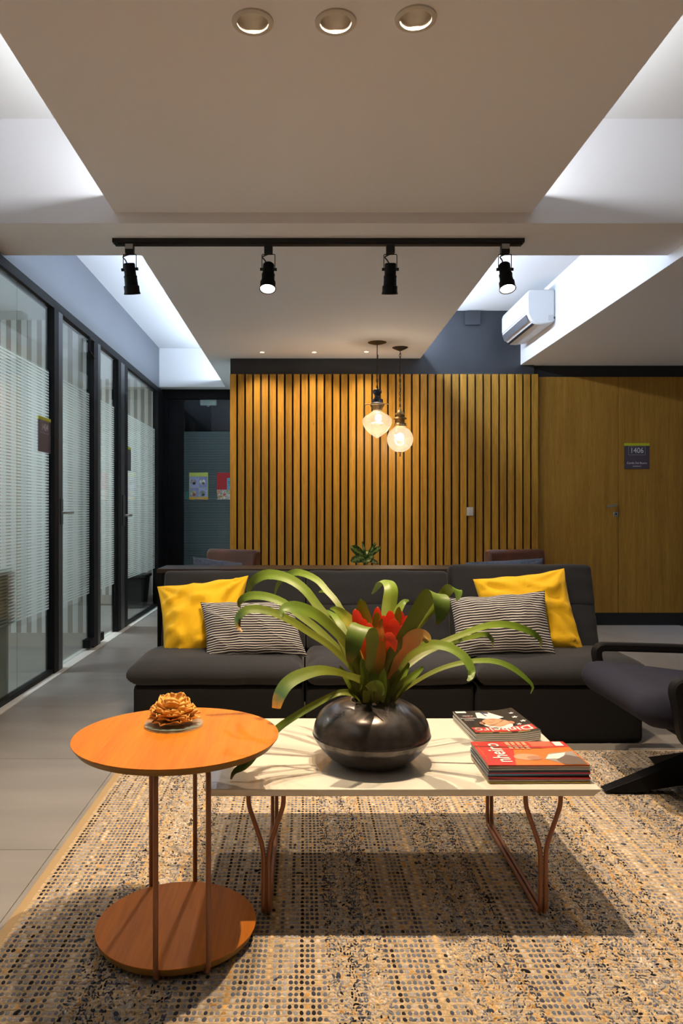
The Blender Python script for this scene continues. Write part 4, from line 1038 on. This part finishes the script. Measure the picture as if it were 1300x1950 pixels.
# upright sheaths at the heart
for (b0, m0, t0, w_, mm) in (((684, 1334, 2.11), (668, 1300, 2.10), (650, 1276, 2.10), 20, 'leaf'), ((746, 1333, 2.11), (770, 1302, 2.10), (800, 1276, 2.10), 20, 'leaf'), ((708, 1340, 2.09), (700, 1300, 2.08), (690, 1262, 2.08), 26, 'leaf_dark'), ((712, 1338, 2.10), (720, 1290, 2.10), (716, 1235, 2.11), 26, 'leaf'), ((728, 1338, 2.11), (742, 1295, 2.11), (752, 1250, 2.12), 26, 'leaf_dark'), ((696, 1338, 2.12), (684, 1295, 2.13), (672, 1258, 2.14), 28, 'leaf'), ((740, 1335, 2.14), (757, 1300, 2.14), (775, 1270, 2.15), 22, 'leaf'), ((706, 1335, 2.16), (702, 1280, 2.18), (694, 1232, 2.18), 26, 'leaf_orange'), ((722, 1335, 2.07), (726, 1310, 2.06), (730, 1282, 2.06), 24, 'leaf')):
    leaf([(*b0, w_*.8), (*m0, w_), (*t0, w_*.45), (t0[0] + (t0[0]-m0[0])*.15, t0[1] - 8, t0[2], 3)], M[mm], tw=12, fold=.15, n=14)
# big orange bract and the red ones behind it
leaf([(722, 1290, 2.09, 14), (722, 1250, 2.085, 26), (722, 1215, 2.085, 24), (724, 1192, 2.09, 12), (727, 1178, 2.09, 3)], M['bract_big'], tw=8, fold=.16, name='bract')
for (t_, w_, yy, mm, bx) in (((676, 1160), 20, 2.14, 'bract', 700), ((687, 1141), 22, 2.20, 'bract_lime', 708), ((702, 1186), 20, 2.10, 'bract', 708), ((719, 1156), 17, 2.17, 'bract', 715), ((716, 1166), 16, 2.14, 'bract_lime', 718),
        ((745, 1163), 20, 2.15, 'bract', 735), ((764, 1164), 20, 2.18, 'bract', 742), ((779, 1172), 20, 2.16, 'bract', 748), ((752, 1178), 26, 2.11, 'bract', 740), ((768, 1190), 22, 2.12, 'bract', 742), ((760, 1156), 14, 2.16, 'bract_lime', 745), ((745, 1205), 26, 2.075, 'bract', 738), ((690, 1178), 18, 2.12, 'bract', 702), ((731, 1172), 18, 2.13, 'bract', 728)):
    mx_ = (bx * .45 + t_[0] * .55, 1255 * .4 + t_[1] * .6)
    leaf([(bx, 1258, vy, 10), (bx*.75 + t_[0]*.25, 1232 if t_[1] < 1200 else 1240, (vy + yy)/2, w_*.95), (*mx_, yy, w_*1.25), (t_[0]*.8 + bx*.2, t_[1]*.8 + 1255*.2, yy, w_*1.1), (t_[0]*.95 + bx*.05, t_[1]*.95 + 1255*.05, yy - .006, w_*.7), (t_[0], t_[1], yy - .014, 3)], M[mm], tw=random.uniform(-20, 25), fold=.16, name='bract', n=16)

# ------------------------------------------------------------------ magazines
def magazine(cx, cy, z, w_, d_, th, rot, cover, spine, label, group, wavy=0., bend=0.):
    """w_ along x (spine side at -y when spine='front', else at -x)"""
    t = thing('magazine', label, 'magazine', (cx, cy, z), group, rot)
    def bent(mb):
        return mb
    n = 10
    def sheet(z0, z1, inset, y_in0):
        mb = MB(); x0, x1 = -w_/2 + inset, w_/2 - inset; y0, y1 = -d_/2 + y_in0, d_/2 - inset
        for i in range(n + 1):
            x = x0 + (x1 - x0) * i / n
            lift = bend * max(0, (i / n - .55) / .45) ** 2
            for (yy, zz_) in ((y0, z0), (y1, z0), (y1, z1), (y0, z1)):
                mb.v.append(V((x, yy, zz_ + lift + wavy * math.sin(i * 1.3 + z * 900) * (.5 if zz_ == z0 else 1))))
        for i in range(n):
            a_ = i*4
            mb.f += [(a_+j, a_+4+j, a_+4+(j+1) % 4, a_+(j+1) % 4) for j in range(4)]
        mb.f += [(3, 2, 1, 0), (n*4, n*4+1, n*4+2, n*4+3)]
        return mb
    def put(mb, name, m):
        o = mb.build(name, m); o.parent = t; return o
    ct_ = .0003
    put(sheet(ct_ + .0001, th - ct_ - .0001, .0006, .0012 if spine else .0006), 'pages', M['paper'])
    cv = sheet(0, ct_, 0, 0); tp_ = sheet(th - ct_, th, 0, 0); n0 = len(cv.v)
    cv.v += tp_.v; cv.f += [tuple(i + n0 for i in f) for f in tp_.f]
    if spine: cv.box(-w_/2, -d_/2, 0, w_/2, -d_/2 + .0009, th)
    put(cv, 'cover', cover)
    return t
def cmat(name, c): return mat(name, c, .22, coat=.3)
NX, NY, NW, ND = .618, 2.062, .268, .200
sp_cols = [('yellow', (.62, .46, .02)), ('white', (.80, .77, .70)), ('dark red', (.20, .012, .015)), ('red', (.50, .015, .02)), ('black', (.02, .02, .022)), ('blue', (.05, .22, .42)), ('crimson', (.52, .02, .05)), ('dark blue', (.03, .035, .06)), ('pale grey', (.72, .70, .66)), ('cream', (.78, .70, .58)), ('orange-red', (.22, .02, .012))]
z_ = CTZ + .0006
ths = [.0034, .0036, .0040, .0038, .0036, .0042, .0036, .0040, .0056, .0056, .0028]
for k, (cn, c) in enumerate(sp_cols):
    last = k == len(sp_cols) - 1
    lab = ('magazine with an orange-red cover lying on top of the nearer stack' if last else 'magazine with a %s spine in the nearer stack, %s' % (cn, ['lowest of all', 'second from the bottom', 'third from the bottom', 'fourth from the bottom', 'fifth from the bottom', 'sixth from the bottom', 'seventh from the bottom', 'fourth from the top', 'third from the top', 'second from the top'][k]))
    tm = magazine(NX + random.uniform(-.003, .003), NY + random.uniform(-.003, .003), z_, NW, ND, ths[k], R(random.uniform(-1, 1)) if not last else R(.6), cmat('cover_' + cn.replace(' ', '_'), c), True, lab, 'magazines in the nearer stack', .0002 if k > 6 else 0)
    z_ += ths[k] + .0003
top_near = tm; ztn = ths[-1]
FXc, FYc, FW, FD = .620, 2.430, .206, .262
zf = CTZ + .0006; fths = [.0056, .0052, .0056, .0050, .0056]
fcols = [('silver', (.30, .28, .27)), ('brown', (.16, .11, .08)), ('slate', (.10, .12, .15)), ('grey', (.35, .33, .30)), ('black', (.016, .016, .018))]
for k, (cn, c) in enumerate(fcols):
    last = k == 4
    lab = 'magazine with a black portrait cover lying on top of the farther stack' if last else 'magazine with a %s cover in the farther stack, %s' % (cn, ['lowest', 'second from the bottom', 'middle one', 'just under the top one'][k])
    tm = magazine(FXc + random.uniform(-.002, .002), FYc + random.uniform(-.002, .002), zf, FW, FD, fths[k], R(4.0), cmat('coverf_' + cn, c), False, lab, 'magazines in the farther stack', .0003, .009)
    zf += fths[k] + .0006
top_far = tm; ztf = fths[-1]
# printed covers (flat print laid on the cover sheets)
def pr(parent, name, poly, z, m, bend=0, w_=1):
    mb = MB(); n_ = len(poly)
    def lift(x): return bend * max(0, ((x + w_/2) / w_ - .55) / .45) ** 2
    vs = []
    # strips along x so that the print follows the curl of the sheet
    mb.v = [V((x, y, z + lift(x))) for x, y in poly]; mb.f = [tuple(range(n_))]
    o = mb.build(name, m); o.parent = parent; return o
def ell(cx, cy, rx, ry, n=20, a0=0): return [(cx + rx*math.cos(2*math.pi*i/n + a0), cy + ry*math.sin(2*math.pi*i/n + a0)) for i in range(n)]
ink = {k: mat('print_' + k, c, .3, coat=.3) for k, c in dict(red=(.58, .025, .018), white=(.78, .76, .72), orange=(.66, .16, .02), amber=(.68, .33, .03), skin=(.58, .30, .17), skin2=(.40, .18, .10), grey=(.30, .27, .25), suit=(.14, .10, .08), navy=(.03, .045, .10), black=(.015, .015, .016), lime=(.45, .42, .10)).items()}
def ltext(parent, body, size, x, y, z, rot, m, sx=1.0, align='CENTER'):
    cu = bpy.data.curves.new('t', 'FONT'); cu.body = body; cu.size = size; cu.align_x = align; cu.align_y = 'CENTER'; cu.resolution_u = 3; cu.offset = size * .012
    o = bpy.data.objects.new('tmp_text', cu); COL.objects.link(o); bpy.context.view_layer.update()
    me = bpy.data.meshes.new_from_object(o.evaluated_get(bpy.context.evaluated_depsgraph_get()))
    bpy.data.objects.remove(o); bpy.data.curves.remove(cu)
    me.transform(Matrix.Translation((x, y, z)) @ Matrix.Rotation(rot, 4, 'Z') @ Matrix.Diagonal((sx, 1, 1, 1)))
    me.materials.clear(); me.materials.append(m); me.name = 'lettering'
    return new_obj('lettering', me, parent)
e = .00035
# nearer cover: turned a quarter, its head to the left
t = top_near; z0 = ztn
pr(t, 'cover_print', [(-.134, -.099), (.134, -.099), (.134, .099), (-.134, .099)], z0 + e, ink['orange'])
pr(t, 'cover_print', [(-.134, -.099), (-.06, -.099), (-.03, .03), (.134, .05), (.134, .099), (-.134, .099)], z0 + 2*e, ink['red'])
pr(t, 'portrait', ell(-.012, -.036, .036, .026), z0 + 3*e, ink['skin'])
pr(t, 'portrait', ell(.006, -.044, .020, .016), z0 + 4*e, ink['skin2'])
pr(t, 'portrait', [(.030, -.052), (.058, -.006), (.128, .012), (.130, -.090), (.075, -.094)], z0 + 3*e, ink['grey'])
pr(t, 'portrait', [(.034, -.052), (.052, -.018), (.105, .000), (.080, -.05)], z0 + 4*e, ink['white'])
pr(t, 'portrait', [(.060, -.060), (.100, -.020), (.130, -.040), (.130, -.097), (.070, -.097)], z0 + 5*e, ink['suit'])
ltext(t, 'nheiro', .062, -.082, .000, z0 + 6*e, R(90), ink['white'], .98)
for j in range(7): pr(t, 'text_line', [(-.126 + .0022*(j % 2), -.06 + .02*j), (-.1245 + .0022*(j % 2), -.06 + .02*j), (-.1245, -.046 + .02*j), (-.126, -.046 + .02*j)], z0 + 6*e, ink['lime'])
for j in range(4):
    for i in range(2): pr(t, 'text_block', [(-.040 + .016*j, .030 + .034*i), (-.029 + .016*j, .030 + .034*i), (-.029 + .016*j, .058 + .034*i), (-.040 + .016*j, .058 + .034*i)], z0 + 6*e, ink['skin'])
for j in range(12): pr(t, 'text_line', [(.030 + .0052*j, .050), (.0325 + .0052*j, .050), (.0325 + .0052*j, .092), (.030 + .0052*j, .092)], z0 + 6*e, ink['skin'])
pr(t, 'barcode_box', [(.098, .056), (.122, .056), (.122, .092), (.098, .092)], z0 + 6*e, ink['white'])
# farther cover: upside down
t = top_far; z0 = ztf; bd_ = .009
def prf(name, poly, dz, m): return pr(t, name, poly, z0 + dz*e, m, bd_, FW)
prf('masthead', [(-.096, -.112), (-.02, -.112), (.0, -.112), (.040, -.112), (.070, -.112), (.099, -.112), (.099, -.062), (.070, -.062), (.040, -.062), (0, -.062), (-.096, -.062)], 1, ink['red'])
tx = ltext(t, 'Dinheiro', .058, -.0, -.087, z0 + 3*e, R(180), ink['white'], .88)
for v_ in tx.data.vertices: v_.co.z += bd_ * max(0, ((v_.co.x + FW/2) / FW - .55) / .45) ** 2
prf('portrait', ell(-.000, -.035, .047, .048), 3, ink['white'])
prf('portrait', ell(-.000, -.015, .044, .046), 4, ink['skin'])
prf('portrait', ell(.048, -.022, .010, .016), 4, ink['skin2']); prf('portrait', ell(-.047, -.022, .009, .015), 4, ink['skin2'])
for sx_ in (-1, 1): prf('portrait', ell(sx_*.016, -.012, .010, .004), 5, ink['skin2'])
prf('portrait', ell(.0, .020, .014, .004), 5, ink['skin2'])
prf('portrait', ell(.0, .004, .006, .009), 5, ink['skin2'])
prf('portrait', [(-.045, .040), (-.01, .026), (.02, .026), (.045, .040), (.012, .105), (-.032, .105)], 3, ink['white'])
prf('portrait', [(-.012, .060), (.006, .060), (.010, .105), (-.018, .105)], 4, ink['navy'])
for (xx, yy, rr) in ((.078, .03, .012), (.088, -.02, .012), (.066, -.045, .010), (.082, .075, .010)):
    star = [(xx + (rr if i % 2 == 0 else rr*.42)*math.cos(math.pi*i/5), yy + (rr if i % 2 == 0 else rr*.42)*math.sin(math.pi*i/5)) for i in range(10)]
    prf('star', star, 2, ink['white'])
prf('barcode_box', [(-.097, .105), (-.062, .105), (-.062, .125), (-.097, .125)], 2, ink['white'])
for (body, yy, s_, m_) in (('A PERSPECTIVA', .040, .0115, 'white'), ('PARA', .054, .0115, 'red'), ('O BRASIL', .068, .0115, 'white')):
    ltext(t, body, s_, -.070, yy, z0 + 3*e, R(180), ink[m_], .78)
for j in range(5): prf('text_line', [(-.094, .012 + .004*j), (-.062, .012 + .004*j), (-.062, .0138 + .004*j), (-.094, .0138 + .004*j)], 2, ink['grey'])
for j in range(3): prf('text_line', [(-.085 + .06*j, -.123), (-.045 + .06*j, -.123), (-.045 + .06*j, -.119), (-.085 + .06*j, -.119)], 2, ink['lime'])

# ------------------------------------------------------------------ sofa and console
sf = thing('sofa', 'long charcoal fabric three-seat sofa behind the coffee table', 'sofa', (.39, 3.8, 0))
edges = [-.795, .003, .790, 1.572]
for k in range(3):
    x0, x1 = edges[k] + .003, edges[k+1] - .003; xc = (x0 + x1) / 2; hw = (x1 - x0) / 2
    MB().rbox((xc, 3.765, .1375), (hw, .318, .1345), .022, 10).build('base', M['sofa_base'], sf, smooth=True)
    ex = .012 if k != 1 else 0; hx = hw + ex
    def puff(p, hx=hx):
        q = p.copy(); u = p.x / hx; v = p.y / .292
        ed = min(hx - abs(p.x), .292 + p.y if p.y < 0 else .2)       # pillow-like: thins out to a seam at the ends and front
        t_ = min(1, max(0, ed) / (.095 if (abs(p.x) > .2 and ((k == 0 and p.x < 0) or (k == 2 and p.x > 0))) or p.y < -.19 else .05))
        q.z *= max(.03, math.sin(t_ * math.pi / 2) ** .5)
        q.z += .012 * (1 - u*u) * (1 - min(1, v*v)) * (1 if p.z > 0 else -.2)
        q.z += .004 * mnoise.noise(V((p.x*6 + k*9, p.y*6, 0)))
        if p.y > 0: q.z -= .03 * (p.y / .3)
        return q
    MB().rbox((xc + (-ex if k == 0 else ex), 3.705, .326), (hx, .292, .067), .006, 34, puff).build('seat_cushion', M['sofa'], sf, smooth=True, angle=80)
    bx0, bx1 = [(-.748, .006), (.012, .768), (.776, 1.538)][k]; bc = (bx0 + bx1) / 2; bh = (bx1 - bx0) / 2
    ztop = .752 if k < 2 else .786
    lean = math.atan2(.10, .36)
    for (za, zb_, yo, dth, nm) in ((.33, .592, 0, .064, 'lower'), (.545, ztop, .001, .064, 'upper')):
        zc2 = (za + zb_) / 2; hh = (zb_ - za) / 2
        yc = 3.935 + (zc2 - .38) * .27 + yo
        M4 = Matrix.Translation((bc, yc, zc2)) @ Matrix.Rotation(-lean, 4, 'X')
        def puffb(p, bh=bh, hh=hh):
            q = p.copy(); u = p.x / bh; v = p.z / hh
            if p.y < 0: q.y -= .012 * (1 - u*u) * (1 - v*v) + .004 * mnoise.noise(V((p.x*7 + k*5, p.z*14, 3))) + .003 * math.sin(p.z*70) * max(0, abs(u) - .5)
            q.z += .004 * mnoise.noise(V((p.x*9, 1 + k, zc2*7))) * (1 if p.z > hh*.5 else 0)
            return q
        MB().rbox((0, 0, 0), (bh, dth, hh), (.03, .035, .026), 22, puffb, M4).build('back_cushion', M['sofa'], sf, smooth=True, angle=80)
cs = thing('console', 'dark wood console panel standing right behind the sofa', 'console', (.35, 4.25, 0))
B(-.815, 4.12, .735, 1.50, 4.40, .757).build('console_top', M['console_top'], cs, bevel=.002)
B(-.812, 4.125, 0, -.785, 4.395, .734).build('end_panel', M['black'], cs)
B(1.47, 4.125, 0, 1.497, 4.395, .734).build('end_panel', M['black'], cs)
B(-.784, 4.13, .02, 1.469, 4.15, .734).build('back_panel', M['black'], cs)

# ------------------------------------------------------------------ cushions
def stripe_mat():
    m, nt, b = nodes('striped_cotton')
    uv = nt.nodes.new('ShaderNodeUVMap'); uv.uv_map = 'UVMap'
    sp = nt.nodes.new('ShaderNodeSeparateXYZ'); lk(nt, uv.outputs[0], sp.inputs[0])
    d = nt.nodes.new('ShaderNodeMath'); d.operation = 'MULTIPLY'; d.inputs[1].default_value = 25; lk(nt, sp.outputs[1], d.inputs[0])
    f = nt.nodes.new('ShaderNodeMath'); f.operation = 'FRACT'; lk(nt, d.outputs[0], f.inputs[0])
    g = nt.nodes.new('ShaderNodeMath'); g.operation = 'LESS_THAN'; g.inputs[1].default_value = .29; lk(nt, f.outputs[0], g.inputs[0])
    mx = nt.nodes.new('ShaderNodeMix'); mx.data_type = 'RGBA'; mx.inputs[6].default_value = (.030, .028, .034, 1); mx.inputs[7].default_value = (.74, .71, .68, 1)
    lk(nt, g.outputs[0], mx.inputs[0]); lk(nt, mx.outputs[2], b.inputs['Base Color']); b.inputs['Roughness'].default_value = .9
    return m
M['stripe'] = stripe_mat()
def cushion(name, label, corners, th, m, seed, group, pinch=.05, folds=.008):
    """corners BL, BR, TR, TL in world space"""
    c = [V(q) for q in corners]; n = 34
    org = (c[0] + c[1]) / 2
    N = (c[1] - c[0]).cross(c[3] - c[0]).normalized()
    if N.y > 0: N = -N
    vs = []; uvs = []
    for side in (1, -1):
        for i in range(n + 1):
            for j in range(n + 1):
                a = i / n * 2 - 1; b = j / n * 2 - 1
                a, b = math.sin(a * math.pi / 2), math.sin(b * math.pi / 2)
                aa = a * (1 - pinch * (1 - b*b) * a*a); bb = b * (1 - pinch * (1 - a*a) * b*b * (1 + .8 * mnoise.noise(V((a*2.5 + seed*2, b, 2)))))
                u, v = (aa + 1) / 2, (bb + 1) / 2
                p = c[0]*(1-u)*(1-v) + c[1]*u*(1-v) + c[2]*u*v + c[3]*(1-u)*v
                pr_f = (max(0, 1 - abs(a)**2.3) * max(0, 1 - abs(b)**2.3)) ** .5
                wr = mnoise.noise(V((a*1.6 + seed, b*1.6, seed))) * .16
                rot_a = seed * 1.7; ca_, sa_ = math.cos(rot_a), math.sin(rot_a)
                fx, fy = a*ca_ - b*sa_, a*sa_ + b*ca_
                rg = 1 - abs(mnoise.noise(V((fx*.9 + seed, fy*2.6, seed*3)))) * 2.4
                fold_ = max(0, rg) ** 3 * folds
                for (qa, qb) in ((-1, -1), (1, -1), (1, 1), (-1, 1)):        # short creases running in from the corners
                    da, db = a - qa, b - qb; rr = math.hypot(da, db)
                    fold_ += folds * .7 * math.exp(-rr * 1.9) * math.sin(math.atan2(db, da) * 11 + seed + qa)
                d = th/2 * max(0, pr_f * (1 + wr)) + (fold_ * min(1, pr_f * 1.6) if pr_f > 1e-6 else 0)
                vs.append(p + N * (d * side)); uvs.append(((a + 1)/2, (b + 1)/2 + .016 * mnoise.noise(V((a*2 + seed, b*2, seed))) - .03 * (1 - a*a) * b * (1 - b*b) + .008 * mnoise.noise(V((a*6, b*3, seed)))))
    m1 = n + 1; fs = []
    for s in (0, 1):
        o_ = s * m1 * m1
        for i in range(n):
            for j in range(n):
                q = (o_ + i*m1+j, o_ + (i+1)*m1+j, o_ + (i+1)*m1+j+1, o_ + i*m1+j+1)
                fs.append(q if s == 0 else q[::-1])
    me = bpy.data.meshes.new(name); me.from_pydata([tuple(p - org) for p in vs], [], fs); me.update()
    ul = me.uv_layers.new(name='UVMap')
    for lp_ in me.loops: ul.data[lp_.index].uv = uvs[lp_.vertex_index]
    bm_ = bmesh.new(); bm_.from_mesh(me); bmesh.ops.remove_doubles(bm_, verts=bm_.verts, dist=1e-5); bmesh.ops.recalc_face_normals(bm_, faces=bm_.faces); bm_.to_mesh(me); bm_.free()
    me.polygons.foreach_set('use_smooth', [True]*len(me.polygons)); me.materials.append(m)
    o = new_obj(name, me); o.location = org
    return tag(o, label, 'cushion', group)
cushion('yellow_cushion', 'plain yellow square cushion at the left end of the sofa', [P(311, 1251, 3.70), P(452, 1253, 3.70), P(473, 1096, 3.845), P(299, 1117, 3.86)], .17, M['yellow'], 1.3, 'yellow sofa cushions', .065, .030)
cushion('striped_cushion', 'black and white striped oblong cushion leaning on the left yellow cushion', [P(392, 1258, 3.54), P(586, 1251, 3.56), P(559, 1146, 3.66), P(381, 1147, 3.68)], .16, M['stripe'], 4.2, 'striped sofa cushions', .06, .012)
cushion('yellow_cushion', 'plain yellow square cushion at the right end of the sofa', [P(930, 1246, 3.72), P(1112, 1241, 3.70), P(1074, 1082, 3.85), P(900, 1103, 3.85)], .17, M['yellow'], 7.7, 'yellow sofa cushions', .065, .026)
cushion('striped_cushion', 'black and white striped oblong cushion leaning on the right yellow cushion', [P(866, 1254, 3.56), P(1059, 1249, 3.53), P(1037, 1125, 3.65), P(855, 1139, 3.68)], .16, M['stripe'], 2.6, 'striped sofa cushions', .06, .012)

# ------------------------------------------------------------------ armchair on the right
chx, chy = 1.50, 2.835
ar = thing('armchair', 'black framed armchair with a dark navy seat at the right edge of the rug', 'armchair', (chx, chy, FZ))
def spuff(p):
    q = p.copy(); q.z += .010 * (1 - (p.x/.31)**2) * (1 - (p.y/.31)**2)
    if p.x < -.2 and p.z < 0: q.x += .016 * (-p.z / .066)
    return q
S4 = Matrix.Translation((1.455, 2.835, .362)) @ Matrix.Rotation(R(7), 4, 'Y')
MB().rbox((0, 0, 0), (.31, .305, .066), (.075, .06, .060), 26, spuff, S4).build('seat', M['navy'], ar, smooth=True, angle=80)
B4 = Matrix.Translation((1.86, 2.835, .66)) @ Matrix.Rotation(R(20), 4, 'Y')
MB().rbox((0, 0, 0), (.055, .29, .33), (.05, .08, .08), 18, None, B4).build('backrest', M['navy'], ar, smooth=True, angle=80)
def bar(path, wy, wt, name):
    """flat bar of width wy (along y) and thickness wt along a path in the x-z plane"""
    pts = fillet(path, .045, 8); mb = MB(); n_ = len(pts)
    for i in range(n_):
        T = (pts[min(i+1, n_-1)] - pts[max(i-1, 0)]).normalized(); Nn = V((T.z, 0, -T.x))
        w2 = wt(i/(n_-1)) if callable(wt) else wt
        prof_ = [(-1, -.6), (-.75, -1), (.75, -1), (1, -.6), (1, .6), (.75, 1), (-.75, 1), (-1, .6)]
        for (a_, b_) in prof_: mb.v.append(pts[i] + V((0, 1, 0)) * (a_*wy/2) + Nn * (b_*w2/2))
    mb.f = [(i*8+k, i*8+(k+1) % 8, (i+1)*8+(k+1) % 8, (i+1)*8+k) for i in range(n_-1) for k in range(8)]
    mb.f += [tuple(range(8))[::-1], tuple(range((n_-1)*8, n_*8))]
    mb.build(name, M['black'], ar, smooth=True, angle=40)
for yy in (2.500, 3.175):
    bar([(1.90, yy, .47), (1.60, yy, .492), (1.236, yy, .502), (1.258, yy, .40), (1.275, yy, .295), (1.42, yy, .270), (1.72, yy, .255), (1.90, yy, .47)], .046, .034, 'arm')
B(1.35, 2.50, .262, 1.41, 3.175, .284).build('seat_rail', M['black'], ar, bevel=.003)
B(1.60, 2.50, .250, 1.66, 3.175, .272).build('seat_rail', M['black'], ar, bevel=.003)
MB().lathe([(.030, .06), (.030, .262)], 20, Matrix.Translation((chx, chy, 0)), False, False).build('column', M['black'], ar, smooth=True)
for k, dr in enumerate((180, 90, 0, 270)):
    a_ = R(dr); dx, dy = math.cos(a_), math.sin(a_); L = .365
    out = [(0.0, .055), (.10, .042), (.24, FZ + .006), (.30, FZ + .001), (L, FZ + .006), (L, FZ + .010), (.12, .118), (0, .165)]
    mb = MB()
    for s_ in (-1, 1):
        for (r_, z_) in out:
            hw = .034 - .010 * r_ / L
            mb.v.append(V((chx + dx*r_ - dy*s_*hw, chy + dy*r_ + dx*s_*hw, z_)))
    n_ = len(out); mb.f = [tuple(range(n_)), tuple(range(n_, 2*n_))[::-1]] + [(i, n_+i, n_+(i+1) % n_, (i+1) % n_) for i in range(n_)]
    mb.build('base_foot', M['black'], ar, bevel=.004)

# ------------------------------------------------------------------ leather chairs, cushions and plant behind the sofa
def leather_chair(cx, cy, rot, label, hwd):
    t = thing('leather_armchair', label, 'armchair', (cx, cy, 0), 'brown leather armchairs behind the sofa', rot)
    def put(mb, name, m, **k):
        o = mb.build(name, m, **k); o.parent = t; return o
    put(MB().rbox((0, 0, .37), (hwd, .26, .065), .05, 10), 'seat', M['leather'], smooth=True)
    prb = [(.20, .36), (.255, .36), (.33, .70), (.345, .765), (.33, .800), (.295, .812), (.262, .800), (.25, .76)]
    put(MB().prism([(p_[0], p_[1]) for p_ in prb], 'x', -hwd, hwd), 'backrest', M['leather'], bevel=.018)
    for s_ in (-1, 1):
        put(MB().tube(fillet([(s_*(hwd-.02), -.22, .001), (s_*(hwd-.02), -.20, .30), (s_*(hwd-.02), .22, .30), (s_*(hwd-.02), .28, .001)], .03), .012, 10), 'leg_frame', M['black'], smooth=True)
    return t
def place(lx, ly, cx, cy, rot, z): return V((cx + lx*math.cos(rot) - ly*math.sin(rot), cy + lx*math.sin(rot) + ly*math.cos(rot), z))
for (cx, cy, rot, side, hwd) in ((-.62, 4.95, R(-25), 'left', .20), (1.545, 4.93, R(14), 'right', .215)):
    leather_chair(cx, cy, rot, 'brown leather easy chair behind the %s end of the sofa' % side, hwd)
cushion('blue_cushion', 'blue-grey cushion in front of the left leather armchair back', [P(372, 1135, 4.78), P(470, 1140, 4.90), P(461, 1072, 5.06), P(367, 1060, 4.86)], .09, M['blue_cloth'], 3.3, 'blue-grey cushions on the leather armchairs', .03)
cushion('blue_cushion', 'blue-grey cushion in front of the right leather armchair back', [P(890, 1140, 4.95), P(1030, 1140, 4.80), P(1034, 1063, 4.92), P(886, 1071, 5.06)], .09, M['blue_cloth'], 5.1, 'blue-grey cushions on the leather armchairs', .03)
ppx, ppy = .46, 5.55
pt = thing('plant_stand', 'small black stand carrying the variegated plant by the slat wall', 'stand', (ppx, ppy, 0))
MB().lathe([(0, .40), (.15, .40), (.15, .42), (0, .42)], 40, Matrix.Translation((ppx, ppy, 0)), False, False).build('stand_top', M['black'], pt, smooth=True)
for k in range(3):
    a_ = 2*math.pi*k/3; MB().tube([(ppx + .11*math.cos(a_), ppy + .11*math.sin(a_), .40), (ppx + .15*math.cos(a_), ppy + .15*math.sin(a_), 0.001)], .009, 8).build('leg', M['black'], pt, smooth=True)
pp = thing('potted_plant', 'small variegated green plant in front of the slat wall', 'plant', (ppx, ppy, .42))
MB().lathe([(0, .4205), (.055, .4205), (.075, .53), (.080, .535), (.080, .545), (.07, .545), (.066, .53), (0, .53)], 32, Matrix.Translation((ppx, ppy, 0)), False, False).build('pot', mat('pot_white', (.55, .53, .5), .4), pp, smooth=True)
def varieg():
    m, nt, b = nodes('variegated_leaf')
    ac_ = nt.nodes.new('ShaderNodeAttribute'); ac_.attribute_name = 'across'; tc = nt.nodes.new('ShaderNodeTexCoord')
    n = nt.nodes.new('ShaderNodeTexNoise'); n.inputs['Scale'].default_value = 55; n.inputs['Detail'].default_value = 4; lk(nt, tc.outputs['Object'], n.inputs['Vector'])
    ab = nt.nodes.new('ShaderNodeMath'); ab.operation = 'ABSOLUTE'; lk(nt, ac_.outputs['Fac'], ab.inputs[0])
    ad = nt.nodes.new('ShaderNodeMath'); ad.operation = 'MULTIPLY_ADD'; ad.inputs[1].default_value = -.35; lk(nt, ab.outputs[0], ad.inputs[0]); lk(nt, n.outputs['Fac'], ad.inputs[2])
    r = nt.nodes.new('ShaderNodeValToRGB'); r.color_ramp.elements[0].position = .28; r.color_ramp.elements[0].color = (.035, .11, .015, 1); r.color_ramp.elements[1].position = .52; r.color_ramp.elements[1].color = (.50, .55, .10, 1)
    lk(nt, ad.outputs[0], r.inputs[0]); lk(nt, r.outputs[0], b.inputs['Base Color']); b.inputs['Roughness'].default_value = .4; return m
M['varieg'] = varieg()
br = pp
for (u, v, w_, yy) in ((667, 1040, 17, 5.45), (716, 1033, 7, 5.50), (725, 1041, 11, 5.55), (667, 1068, 15, 5.42), (689, 1030, 5, 5.6), (680, 1062, 10, 5.40), (712, 1060, 12, 5.45), (720, 1074, 9, 5.45), (700, 1048, 12, 5.62), (703, 1070, 12, 5.35)):
    mx_, my_ = (697 + u)/2, (1068 + v)/2 - 3
    leaf([(697, 1108, ppy, 3), (697, 1080, ppy, 3), ((697*2+mx_)/3, (1068*2+my_)/3, (ppy*2+yy)/3, w_*.6), (mx_, my_, (ppy+yy)/2, w_), ((u*2+mx_)/3, (v*2+my_)/3, yy, w_*.8), (u, v, yy, 1.0)], M['varieg'], tw=20, fold=.10, n=16)
